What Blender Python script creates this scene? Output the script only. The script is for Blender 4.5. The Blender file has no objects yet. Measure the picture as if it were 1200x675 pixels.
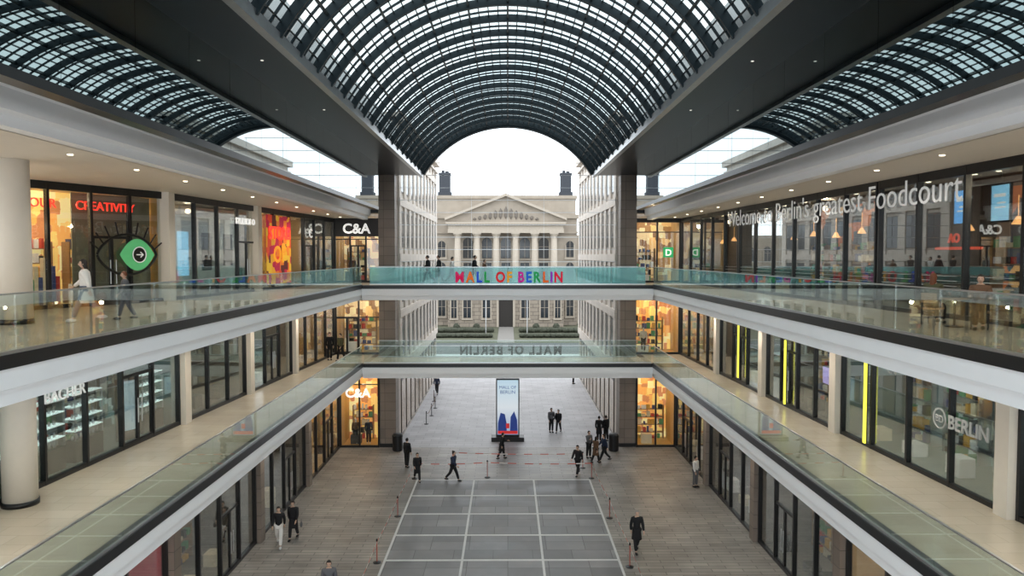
import bpy, bmesh, math, random
from mathutils import Vector, Matrix, Euler
random.seed(7)
S = bpy.context.scene
C = S.collection
PI = math.pi
F = 870.0
CAM = Vector((0, 0, 13))
TH = math.radians(2.47)
YAW = math.atan(5 / F)
RM = Euler((PI / 2 - TH, 0, -YAW)).to_matrix()

def G(px, py, z=0):
    d = RM @ Vector(((px - 600) / F, (337.5 - py) / F, -1))
    return CAM + d * ((z - 13) / d.z)

# ------------------------------------------------------------ materials
def nt(name):
    m = bpy.data.materials.new(name); m.use_nodes = True
    t = m.node_tree
    for n in list(t.nodes): t.nodes.remove(n)
    o = t.nodes.new('ShaderNodeOutputMaterial')
    return m, t, o

def mat(name, col, rough=.5, metal=0, es=0, noise=.12, scale=4, ior=1.45, bump=0):
    m, t, o = nt(name)
    p = t.nodes.new('ShaderNodeBsdfPrincipled')
    t.links.new(p.outputs[0], o.inputs[0])
    p.inputs['Roughness'].default_value = rough
    p.inputs['Metallic'].default_value = metal
    p.inputs['IOR'].default_value = ior
    c = (*col, 1)
    p.inputs['Base Color'].default_value = c
    if noise:
        tc = t.nodes.new('ShaderNodeTexCoord'); nz = t.nodes.new('ShaderNodeTexNoise')
        nz.inputs['Scale'].default_value = scale; nz.inputs['Detail'].default_value = 4
        t.links.new(tc.outputs['Object'], nz.inputs['Vector'])
        mx = t.nodes.new('ShaderNodeMix'); mx.data_type = 'RGBA'
        mx.inputs[6].default_value = tuple(min(1, x * (1 - noise)) for x in col) + (1,)
        mx.inputs[7].default_value = tuple(min(1, x * (1 + noise)) for x in col) + (1,)
        t.links.new(nz.outputs[0], mx.inputs[0]); t.links.new(mx.outputs[2], p.inputs['Base Color'])
        if bump:
            b = t.nodes.new('ShaderNodeBump'); b.inputs['Strength'].default_value = bump
            t.links.new(nz.outputs[0], b.inputs['Height']); t.links.new(b.outputs[0], p.inputs['Normal'])
    if es:
        p.inputs['Emission Color'].default_value = c
        p.inputs['Emission Strength'].default_value = es
    return m

def brick(name, c1, c2, mortar, w, h, ms=.01, rough=.5, offset=.5, rot=0, noise=.25, bias=0, axis='XY', wet=0, freq=2):
    m, t, o = nt(name)
    p = t.nodes.new('ShaderNodeBsdfPrincipled'); t.links.new(p.outputs[0], o.inputs[0])
    p.inputs['Roughness'].default_value = rough
    tc = t.nodes.new('ShaderNodeTexCoord')
    mp = t.nodes.new('ShaderNodeMapping'); mp.inputs['Rotation'].default_value = (0, 0, rot)
    src = tc.outputs['Object']
    if axis != 'XY':
        sp = t.nodes.new('ShaderNodeSeparateXYZ'); cb = t.nodes.new('ShaderNodeCombineXYZ')
        t.links.new(src, sp.inputs[0])
        ad = t.nodes.new('ShaderNodeMath'); ad.operation = 'ADD'
        t.links.new(sp.outputs[0], ad.inputs[0]); t.links.new(sp.outputs[1], ad.inputs[1])
        t.links.new(ad.outputs[0], cb.inputs[0]); t.links.new(sp.outputs[2], cb.inputs[1])
        src = cb.outputs[0]
    t.links.new(src, mp.inputs['Vector'])
    b = t.nodes.new('ShaderNodeTexBrick'); t.links.new(mp.outputs[0], b.inputs['Vector'])
    b.inputs['Color1'].default_value = (*c1, 1); b.inputs['Color2'].default_value = (*c2, 1)
    b.inputs['Mortar'].default_value = (*mortar, 1); b.inputs['Scale'].default_value = 1
    b.inputs['Mortar Size'].default_value = ms; b.inputs['Brick Width'].default_value = w
    b.inputs['Row Height'].default_value = h; b.offset = offset; b.offset_frequency = freq; b.inputs['Bias'].default_value = bias
    nz = t.nodes.new('ShaderNodeTexNoise'); nz.inputs['Scale'].default_value = .6; nz.inputs['Detail'].default_value = 6
    t.links.new(tc.outputs['Object'], nz.inputs['Vector'])
    r = t.nodes.new('ShaderNodeMapRange'); r.inputs[1].default_value = .3; r.inputs[2].default_value = .7
    r.inputs[3].default_value = 1 - noise; r.inputs[4].default_value = 1 + noise
    t.links.new(nz.outputs[0], r.inputs[0])
    mx = t.nodes.new('ShaderNodeVectorMath'); mx.operation = 'SCALE'
    t.links.new(b.outputs['Color'], mx.inputs[0]); t.links.new(r.outputs[0], mx.inputs['Scale'])
    t.links.new(mx.outputs[0], p.inputs['Base Color'])
    if wet:
        r2 = t.nodes.new('ShaderNodeMapRange'); r2.inputs[1].default_value = .38; r2.inputs[2].default_value = .62
        r2.inputs[3].default_value = rough - wet; r2.inputs[4].default_value = rough + .15
        t.links.new(nz.outputs[0], r2.inputs[0]); t.links.new(r2.outputs[0], p.inputs['Roughness'])
    return m

def glass(name, tint, refl=.08, blend=.35, rough=0.01, gcol=(1, 1, 1), top=.6, milk=None):
    m, t, o = nt(name)
    tr = t.nodes.new('ShaderNodeBsdfTransparent'); tr.inputs[0].default_value = (*tint, 1)
    body = tr.outputs[0]
    if milk:
        df = t.nodes.new('ShaderNodeBsdfDiffuse'); df.inputs[0].default_value = (*milk[0], 1)
        tl = t.nodes.new('ShaderNodeBsdfTranslucent'); tl.inputs[0].default_value = (*milk[0], 1)
        m1 = t.nodes.new('ShaderNodeMixShader'); m1.inputs[0].default_value = .5
        t.links.new(df.outputs[0], m1.inputs[1]); t.links.new(tl.outputs[0], m1.inputs[2])
        m2 = t.nodes.new('ShaderNodeMixShader'); m2.inputs[0].default_value = milk[1]
        t.links.new(body, m2.inputs[1]); t.links.new(m1.outputs[0], m2.inputs[2]); body = m2.outputs[0]
    g = t.nodes.new('ShaderNodeBsdfGlossy'); g.inputs['Roughness'].default_value = rough; g.inputs[0].default_value = (*gcol, 1)
    lw = t.nodes.new('ShaderNodeLayerWeight'); lw.inputs[0].default_value = blend
    r = t.nodes.new('ShaderNodeMapRange'); r.inputs[3].default_value = refl; r.inputs[4].default_value = top
    t.links.new(lw.outputs['Fresnel'], r.inputs[0])
    mx = t.nodes.new('ShaderNodeMixShader')
    t.links.new(r.outputs[0], mx.inputs[0]); t.links.new(body, mx.inputs[1]); t.links.new(g.outputs[0], mx.inputs[2])
    t.links.new(mx.outputs[0], o.inputs[0])
    return m

def glow_goodsmat(name, pal, es, sx=2.2):
    m, t, o = nt(name)
    p = t.nodes.new('ShaderNodeBsdfPrincipled'); t.links.new(p.outputs[0], o.inputs[0])
    tc = t.nodes.new('ShaderNodeTexCoord'); v = t.nodes.new('ShaderNodeTexVoronoi')
    v.distance = 'CHEBYCHEV'; v.inputs['Scale'].default_value = sx; v.inputs['Randomness'].default_value = .7
    t.links.new(tc.outputs['Object'], v.inputs['Vector'])
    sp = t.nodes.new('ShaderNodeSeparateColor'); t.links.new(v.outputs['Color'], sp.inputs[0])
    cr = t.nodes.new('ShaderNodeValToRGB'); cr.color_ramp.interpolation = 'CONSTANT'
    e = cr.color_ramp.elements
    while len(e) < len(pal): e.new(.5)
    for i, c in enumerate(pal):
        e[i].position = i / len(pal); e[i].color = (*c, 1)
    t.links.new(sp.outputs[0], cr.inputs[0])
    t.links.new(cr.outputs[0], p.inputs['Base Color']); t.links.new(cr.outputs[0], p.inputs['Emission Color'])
    p.inputs['Emission Strength'].default_value = es  # own emission: shop light put into the pattern colours
    return m

M = {}
M['cream'] = mat('cream_plaster', (.72, .66, .58), .6, noise=.04)
M['white'] = mat('white_fascia', (.92, .92, .93), .45, noise=.03, scale=1.5)
M['black'] = mat('black_band', (.010, .011, .013), .3, noise=.2)
M['soffit'] = mat('dark_soffit', (.010, .014, .022), .3, noise=.3, scale=1)
M['steel'] = mat('dark_blue_steel', (.010, .020, .026), .4, metal=.3, noise=.2)
M['metal'] = mat('brushed_metal', (.55, .56, .57), .3, metal=.9)
M['frame'] = mat('black_frame', (.011, .011, .012), .35)
M['galfloor'] = brick('cream_stone_floor', (.60, .52, .41), (.64, .56, .45), (.45, .39, .31), 1.2, .6, .006, .22, noise=.08)
M['paver'] = brick('brown_pavers', (.27, .245, .222), (.19, .175, .16), (.10, .092, .086), 1.3, .30, .018, .42, rot=0, noise=.25)
M['plaza'] = brick('skylit_grey_plaza_pavers', (.37, .36, .37), (.31, .30, .31), (.23, .225, .23), 1.2, .6, .02, .5, noise=.12)  # grey paving, its colour made paler partly for the open-sky light
M['inlay'] = brick('damp_inlay_slabs', (.225, .22, .225), (.145, .142, .148), (.09, .088, .09), 1.72, .95, .014, .48, offset=.37, noise=.32, wet=.08, freq=3)
M['line'] = mat('pale_stone_line', (.55, .545, .54), .55)
M['stone'] = brick('brown_stone_cladding', (.22, .178, .148), (.18, .146, .122), (.08, .068, .056), .9, .62, .012, .5, offset=0, axis='V', noise=.15)
M['beige'] = brick('beige_stone_facade', (.60, .54, .475), (.56, .50, .44), (.45, .40, .35), 1.3, .6, .01, .6, axis='V', noise=.10)
M['classic'] = mat('pale_sandstone', (.305, .262, .212), .8, noise=.22, scale=.8)
M['classicbase'] = brick('rusticated_sandstone', (.28, .238, .192), (.25, .212, .172), (.12, .102, .084), 1.8, .7, .05, .8, axis='V', noise=.15)
M['classicdark'] = mat('weathered_stone', (.04, .045, .055), .8, noise=.3)
M['darkglass'] = mat('dark_window_glass', (.02, .025, .03), .08, noise=0, ior=1.6)
M['greyglass'] = mat('grey_window_glass', (.10, .11, .12), .12, noise=.3, ior=1.5)
M['bronze'] = mat('bronze_window_frame', (.10, .088, .075), .45)
M['mirror'] = mat('dark_reflective_glass', (.27, .325, .335), .012, noise=0, metal=1)
M['glass'] = glass('shop_glass', (.93, .96, .95), .045, .28)
M['rail'] = glass('balustrade_glass', (.89, .95, .93), .05, .25, top=.42)
M['bridgeglass'] = glass('teal_bridge_glass', (.50, .78, .78), .04, .25, top=.35, milk=((.30, .64, .66), .32))
M['roofglass'] = glass('roof_glass', (.56, .61, .60), .02, .08, top=.2)
M['asphalt'] = mat('asphalt', (.06, .06, .065), .7)
M['grass'] = mat('winter_grass', (.085, .088, .055), .9, noise=.5, scale=2)
M['hedge'] = mat('dark_hedge', (.045, .05, .034), .9, noise=.6, scale=9, bump=.6)
M['path'] = mat('dull_path', (.19, .18, .165), .8, noise=.2)
M['light'] = mat('lamp_glow', (1, .86, .62), .5, es=4, noise=0)
M['neonred'] = mat('red_neon', (1, .05, .03), .5, es=1.3, noise=0)
M['neonyel'] = mat('yellow_neon', (.95, .92, .10), .5, es=.9, noise=0)
M['neongrn'] = mat('green_glow', (.10, .55, .22), .5, es=.35, noise=0)
M['signwhite'] = mat('white_sign_glow', (.95, .95, .93), .5, es=.6, noise=0)
M['softwhite'] = mat('soft_white_lettering', (.72, .73, .73), .5, es=.25, noise=0)
M['dullwhite'] = mat('dull_white_print', (.42, .43, .42), .5, es=.03, noise=0)
M['paperwhite'] = mat('white_print', (.8, .82, .82), .5, noise=.05)
M['screenblue'] = mat('blue_screen', (.10, .40, .85), .3, es=1.0, noise=.3)
M['screencyan'] = mat('cyan_screen', (.30, .65, .92), .3, es=.8, noise=.3)
M['screendim'] = mat('dim_cyan_screen', (.45, .6, .68), .3, es=.5, noise=.5, scale=3)
M['screenpink'] = mat('lilac_screen', (.5, .4, .85), .3, es=1.0, noise=.4)
M['skin'] = mat('skin', (.55, .36, .27), .55)
M['hairdark'] = mat('dark_hair', (.02, .015, .012), .6)
M['hairred'] = mat('auburn_hair', (.16, .05, .02), .6)
M['hairgrey'] = mat('grey_hair', (.3, .28, .26), .6)
M['cblack'] = mat('black_cloth', (.012, .012, .014), .85)
M['cnavy'] = mat('navy_cloth', (.02, .03, .06), .85)
M['cgrey'] = mat('grey_cloth', (.12, .12, .13), .85)
M['cwhite'] = mat('white_cloth', (.75, .73, .7), .85)
M['cbrown'] = mat('brown_cloth', (.13, .07, .04), .85)
M['cdenim'] = mat('denim_cloth', (.10, .14, .21), .85)
M['cgreen'] = mat('olive_cloth', (.08, .08, .04), .85)
M['shoeblack'] = mat('black_leather', (.01, .01, .01), .5)
M['shoewhite'] = mat('white_leather', (.7, .7, .7), .5)
M['plastwhite'] = mat('white_mannequin', (.7, .68, .65), .4)
M['wood'] = mat('light_wood', (.35, .22, .12), .5)
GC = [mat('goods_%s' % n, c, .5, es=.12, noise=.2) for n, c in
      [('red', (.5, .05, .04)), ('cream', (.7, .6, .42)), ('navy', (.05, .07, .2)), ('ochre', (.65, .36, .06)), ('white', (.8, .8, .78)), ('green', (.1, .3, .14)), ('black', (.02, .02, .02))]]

# ------------------------------------------------------------ mesh builder
class MB:
    def __init__(s): s.v = []; s.f = []; s.m = []
    def add(s, vs, fs, mi=0):
        n = len(s.v); s.v += [tuple(v) for v in vs]
        for f in fs: s.f.append([n + i for i in f]); s.m.append(mi)
    def box(s, x0, x1, y0, y1, z0, z1, mi=0):
        s.add([(x0, y0, z0), (x1, y0, z0), (x1, y1, z0), (x0, y1, z0), (x0, y0, z1), (x1, y0, z1), (x1, y1, z1), (x0, y1, z1)],
              [(0, 3, 2, 1), (4, 5, 6, 7), (0, 1, 5, 4), (1, 2, 6, 5), (2, 3, 7, 6), (3, 0, 4, 7)], mi)
    def prism(s, pts, a, b, axis='y', mi=0):
        n = len(pts)
        def P(p, t):
            if axis == 'y': return (p[0], t, p[1])
            if axis == 'x': return (t, p[0], p[1])
            return (p[0], p[1], t)
        vs = [P(p, a) for p in pts] + [P(p, b) for p in pts]
        fs = [tuple(range(n)), tuple(range(2 * n - 1, n - 1, -1))] + [(i, (i + 1) % n, n + (i + 1) % n, n + i) for i in range(n)]
        s.add(vs, fs, mi)
    def tube(s, p0, p1, r0, r1=None, n=8, mi=0):
        r1 = r0 if r1 is None else r1
        p0 = Vector(p0); p1 = Vector(p1); d = (p1 - p0).normalized()
        a = d.orthogonal().normalized(); b = d.cross(a)
        vs = [p0 + (a * math.cos(2 * PI * i / n) + b * math.sin(2 * PI * i / n)) * r0 for i in range(n)]
        vs += [p1 + (a * math.cos(2 * PI * i / n) + b * math.sin(2 * PI * i / n)) * r1 for i in range(n)]
        fs = [(i, (i + 1) % n, n + (i + 1) % n, n + i) for i in range(n)] + [tuple(range(n))[::-1], tuple(range(n, 2 * n))]
        s.add(vs, fs, mi)
    def path(s, pts, r, n=6, mi=0):
        for a, b in zip(pts, pts[1:]): s.tube(a, b, r, r, n, mi)
    def lathe(s, prof, c=(0, 0, 0), n=16, mi=0):
        vs = []
        for r, z in prof:
            for i in range(n):
                a = 2 * PI * i / n; vs.append((c[0] + r * math.cos(a), c[1] + r * math.sin(a), c[2] + z))
        fs = []
        for k in range(len(prof) - 1):
            for i in range(n):
                fs.append((k * n + i, k * n + (i + 1) % n, (k + 1) * n + (i + 1) % n, (k + 1) * n + i))
        fs.append(tuple(range(n))[::-1]); fs.append(tuple(range((len(prof) - 1) * n, len(prof) * n)))
        s.add(vs, fs, mi)
    def ico(s, c, sc, sub=2, fn=None, mi=0):
        bm = bmesh.new(); bmesh.ops.create_icosphere(bm, subdivisions=sub, radius=1)
        vs = []
        for v in bm.verts:
            p = Vector((v.co.x * sc[0], v.co.y * sc[1], v.co.z * sc[2]))
            if fn: p = fn(p)
            vs.append(p + Vector(c))
        fs = [tuple(v.index for v in f.verts) for f in bm.faces]
        s.add(vs, fs, mi); bm.free()
    def mesh(s, name, mats, origin=None, smooth=False):
        me = bpy.data.meshes.new(name)
        v = s.v if origin is None else [(a - origin[0], b - origin[1], c - origin[2]) for a, b, c in s.v]
        me.from_pydata(v, [], s.f)
        if not isinstance(mats, (list, tuple)): mats = [mats]
        for m in mats: me.materials.append(m)
        me.polygons.foreach_set('material_index', s.m)
        bm = bmesh.new(); bm.from_mesh(me); bmesh.ops.recalc_face_normals(bm, faces=bm.faces); bm.to_mesh(me); bm.free()
        if smooth: me.polygons.foreach_set('use_smooth', [True] * len(me.polygons))
        me.update()
        return me
    def build(s, name, mats, parent=None, smooth=False, world=False):
        org = parent.location if (world and parent) else None
        o = bpy.data.objects.new(name, s.mesh(name, mats, org, smooth)); C.objects.link(o)
        if parent: o.parent = parent
        return o

def tag(o, label=None, cat=None, group=None, kind=None):
    if label: o['label'] = label
    if cat: o['category'] = cat
    if group: o['group'] = group
    if kind: o['kind'] = kind
    return o
def thing(name, label, cat, loc=(0, 0, 0), rz=0, group=None, kind=None):
    o = bpy.data.objects.new(name, None); C.objects.link(o); o.empty_display_size = .2
    o.location = loc; o.rotation_euler = (0, 0, rz)
    return tag(o, label, cat, group, kind)
def ob(name, me, parent=None, loc=(0, 0, 0), rot=(0, 0, 0)):
    o = bpy.data.objects.new(name, me); C.objects.link(o); o.location = loc; o.rotation_euler = rot
    if parent: o.parent = parent
    return o
def struct(name, mb, m, label=None, cat=None):
    o = mb.build(name, m); o['kind'] = 'structure'
    if label: tag(o, label, cat or 'building part')
    return o

def text_mesh(s, size, ext=.02, off=0, align='CENTER', m=None):
    cu = bpy.data.curves.new('t', 'FONT'); cu.body = s; cu.size = size; cu.extrude = ext; cu.offset = off
    cu.align_x = align; cu.resolution_u = 3
    o = bpy.data.objects.new('t', cu); C.objects.link(o)
    bpy.context.view_layer.update()
    dg = bpy.context.evaluated_depsgraph_get()
    me = bpy.data.meshes.new_from_object(o.evaluated_get(dg))
    bpy.data.objects.remove(o)
    me.materials.clear()
    if m: me.materials.append(m)
    return me
UP = (PI / 2, 0, 0)

# ------------------------------------------------------------ people
def bake(verts, edges, rad, levels=1):
    bm = bmesh.new(); L = bm.verts.layers.skin.verify()
    vs = []
    for i, (v, r) in enumerate(zip(verts, rad)):
        q = bm.verts.new(v); q[L].radius = (r, r); q[L].use_root = (i == 0); vs.append(q)
    for a, b in edges: bm.edges.new((vs[a], vs[b]))
    me = bpy.data.meshes.new('sk'); bm.to_mesh(me); bm.free()
    o = bpy.data.objects.new('sk', me); C.objects.link(o)
    o.modifiers.new('s', 'SKIN').use_smooth_shade = True
    sb = o.modifiers.new('u', 'SUBSURF'); sb.levels = levels; sb.render_levels = levels
    bpy.context.view_layer.update()
    dg = bpy.context.evaluated_depsgraph_get()
    out = bpy.data.meshes.new_from_object(o.evaluated_get(dg))
    bpy.data.objects.remove(o)
    out.polygons.foreach_set('use_smooth', [True] * len(out.polygons))
    return out
POSES = {  # left leg (swing, knee), right leg, left arm (swing, elbow), right arm, lean
    'stand': ((2, 3), (-3, 3), (2, 12), (4, 15), 0),
    'walk': ((24, 6), (-20, 22), (-22, 12), (24, 28), 3),
    'stroll': ((-14, 14), (17, 4), (16, 22), (-14, 10), 2),
    'phone': ((3, 4), (-4, 4), (4, 14), (28, 95), 0),
    'reach': ((20, 10), (-18, 12), (38, 45), (-30, 35), 6),
    'sit': ((84, 86), (80, 80), (28, 62), (30, 66), 0),
}
cache = {}
def get_pose(kind):
    if kind in cache: return cache[kind]
    ll, rl, la, ra, lean = POSES[kind]
    def leg(sx, t, k):
        hip = Vector((sx * .085, 0, .93)); t = math.radians(t); k = math.radians(k)
        kn = hip + .43 * Vector((0, -math.sin(t), -math.cos(t)))
        an = kn + .42 * Vector((0, -math.sin(t - k), -math.cos(t - k)))
        return hip, kn + Vector((sx * .01, 0, 0)), an
    Lh, Lk, La = leg(1, *ll); Rh, Rk, Ra = leg(-1, *rl)
    dz = .085 - min(La.z, Ra.z); D = Vector((0, 0, dz))
    Lh, Lk, La, Rh, Rk, Ra = [p + D for p in (Lh, Lk, La, Rh, Rk, Ra)]
    ly = -math.sin(math.radians(lean))
    def T(x, z, y=0): return Vector((x, y + (z - .95) * ly, z)) + D
    def arm(sx, t, e):
        sh = T(sx * .185, 1.43); t = math.radians(t); e = math.radians(e)
        el = sh + .29 * Vector((sx * .16, -math.sin(t), -math.cos(t)))
        wr = el + .25 * Vector((-sx * .05, -math.sin(t + e), -math.cos(t + e)))
        dr = (wr - el).normalized()
        return sh, el, wr, dr
    As, Ae, Aw, Ad = arm(1, *la); Bs, Be, Bw, Bd = arm(-1, *ra)
    pel, wa, ch, nb, ne = T(0, .96), T(0, 1.13), T(0, 1.33), T(0, 1.46), T(0, 1.56, -.01)
    fo = lambda a: a + Vector((0, -.11, -.05))
    V = [pel, wa, ch, nb, ne, Lh, Lk, La, fo(La), Rh, Rk, Ra, fo(Ra), As, Ae, Aw, Bs, Be, Bw]
    E = [(0, 1), (1, 2), (2, 3), (3, 4), (0, 5), (5, 6), (6, 7), (7, 8), (0, 9), (9, 10), (10, 11), (11, 12), (3, 13), (13, 14), (14, 15), (3, 16), (16, 17), (17, 18)]
    R = [.10, .095, .11, .07, .05, .075, .05, .035, .03, .075, .05, .035, .03, .05, .038, .026, .05, .038, .026]
    sk = bake(V, E, R)
    mb = MB()
    hc = T(0, 1.645, -.02)
    def headfn(p):
        q = p.copy()
        if p.z < 0: q.x *= 1 + 2.6 * p.z; q.y *= 1 + 1.0 * p.z
        if p.y < -.07 and abs(p.x) < .022 and -.035 < p.z < .02: q.y -= .022
        if p.y < -.06 and abs(abs(p.x) - .032) < .014 and .0 < p.z < .03: q.y += .008
        return q
    mb.ico(hc, (.076, .096, .118), 3, headfn)
    for sx in (-1, 1): mb.ico(hc + Vector((sx * .077, .01, -.005)), (.012, .022, .032), 1)
    for w, d, sx in ((Aw, Ad, 1), (Bw, Bd, -1)):
        fw = Vector((0, -1, 0)); fw = (fw - d * fw.dot(d)).normalized()
        mb.tube(w, w + d * .09, .026, .034, 8)
        for i, (o, l) in enumerate(((-.028, .062), (-.009, .075), (.01, .07), (.028, .055))):
            a = w + d * .085 + fw * o; b = a + d * l * .55; c = b + (d * .8 - Vector((sx * .55, 0, 0))).normalized() * l * .5
            mb.tube(a, b, .0095, .009, 6); mb.tube(b, c, .009, .007, 6)
        a = w + d * .03 + fw * .026; b = a + (fw * .8 + d * .7).normalized() * .04; mb.tube(a, b, .012, .010, 6); mb.tube(b, b + d * .03, .010, .008, 6)
    hm = mb.mesh('h', M['skin'], smooth=True)
    bm = bmesh.new(); bm.from_mesh(sk); bm.from_mesh(hm); body = bpy.data.meshes.new('body'); bm.to_mesh(body); bm.free()
    body.polygons.foreach_set('use_smooth', [True] * len(body.polygons))
    out = {'body': body}
    JV = [T(0, .93), T(0, 1.08), T(0, 1.31), T(0, 1.45), As, Ae, Aw - Ad * .015, Bs, Be, Bw - Bd * .015, T(0, 1.51)]
    JE = [(0, 1), (1, 2), (2, 3), (3, 4), (4, 5), (5, 6), (3, 7), (7, 8), (8, 9), (3, 10)]
    out['jacket'] = bake(JV, JE, [.165, .155, .165, .11, .085, .068, .05, .085, .068, .05, .075])
    TV = [pel, Lh, Lk, La + Vector((0, 0, .03)), Rh, Rk, Ra + Vector((0, 0, .03))]
    out['trousers'] = bake(TV, [(0, 1), (1, 2), (2, 3), (0, 4), (4, 5), (5, 6)], [.135, .115, .085, .068, .115, .085, .068])
    sh = []
    for a in (La, Ra):
        m2 = MB()
        m2.ico(a + Vector((0, -.055, -.035)), (.052, .14, .055), 2, lambda p: Vector((p.x, p.y, max(p.z, -.045))))
        sh.append(m2.mesh('shoe', M['shoeblack'], smooth=True))
    out['shoes'] = sh
    def hair(long):
        m2 = MB()
        def hf(p):
            q = p.copy()
            if p.y < -.035 and p.z < .055: q.y = -.035; q.x *= .9
            if p.z < -.05:
                if long: q.z = p.z * 2.6; q.y = max(p.y, .02) + .02; q.x *= 1.15
                else: q.z = -.05; q.y = max(p.y, .0) * .9
            return q
        m2.ico(hc + Vector((0, .012, .014)), (.088, .104, .124), 3, hf)
        return m2.mesh('hair', M['hairdark'], smooth=True)
    out['hair'] = hair(False); out['hairlong'] = hair(True)
    m2 = MB()
    for sx in (-1, 1): m2.ico(hc + Vector((sx * .03, -.083, .014)), (.012, .008, .007), 1)
    m2.ico(hc + Vector((0, -.083, -.052)), (.022, .009, .006), 1)
    out['face'] = m2.mesh('face', M['hairdark'])
    m2 = MB()
    prof = [(.15, 1.02), (.175, .92), (.195, .75), (.21, .58), (.205, .575), (.14, .9)]
    m2.lathe([(r, z) for r, z in prof], c=(0, 0, D.z), n=16)
    out['skirt'] = m2.mesh('coat_skirt', M['cblack'], smooth=True)
    cache[kind] = out
    return out
def omat(o, m):
    if not o.data.materials: o.data.materials.append(m)
    o.material_slots[0].link = 'OBJECT'; o.material_slots[0].material = m
def person(p, kind, rz, label, top='cblack', legs='cblack', hair='hairdark', long=False, coat=False, h=1.8, shoe='shoeblack', group=None):
    d = get_pose(kind)
    t = thing('person', label, 'person', p, rz, group)
    t.scale = (h / 1.74,) * 3
    o = ob('body', d['body'], t); omat(o, M['skin'])
    o = ob('jacket', d['jacket'], t); omat(o, M[top])
    o = ob('trousers', d['trousers'], t); omat(o, M[legs])
    for s in d['shoes']: o = ob('shoe', s, t); omat(o, M[shoe])
    o = ob('hair', d['hairlong' if long else 'hair'], t); omat(o, M[hair])
    ob('facial_features', d['face'], t)
    if coat: o = ob('coat_skirt', d['skirt'], t); omat(o, M[top])
    return t
def bag(p, rz, label, m, h=1.0, back=False):
    t = thing('backpack' if back else 'handbag', label, 'bag', p, rz)
    b = MB()
    if back:
        b.ico((0, .21, h + .2), (.15, .09, .22), 2); b.build('bag_body', m, t, smooth=True)
        s = MB(); s.path([(-.09, .1, h + .38), (-.1, -.0, h + .42), (-.1, -.14, h + .25), (-.1, 0, h + .02)], .014); s.build('strap', m, t)
    else:
        b.ico((0, 0, h - .42), (.06, .16, .13), 2); b.build('bag_body', m, t, smooth=True)
        s = MB(); s.path([(0, -.1, h - .34), (0, -.05, h - .2), (0, .05, h - .2), (0, .1, h - .34)], .01); s.build('handle', m, t)
    return t
Z2, Z1 = 11.15, 6.15
ZB2, ZB1 = Z2 + .015, Z1 + .015
g = lambda px, py: G(px, py, 0)
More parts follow.
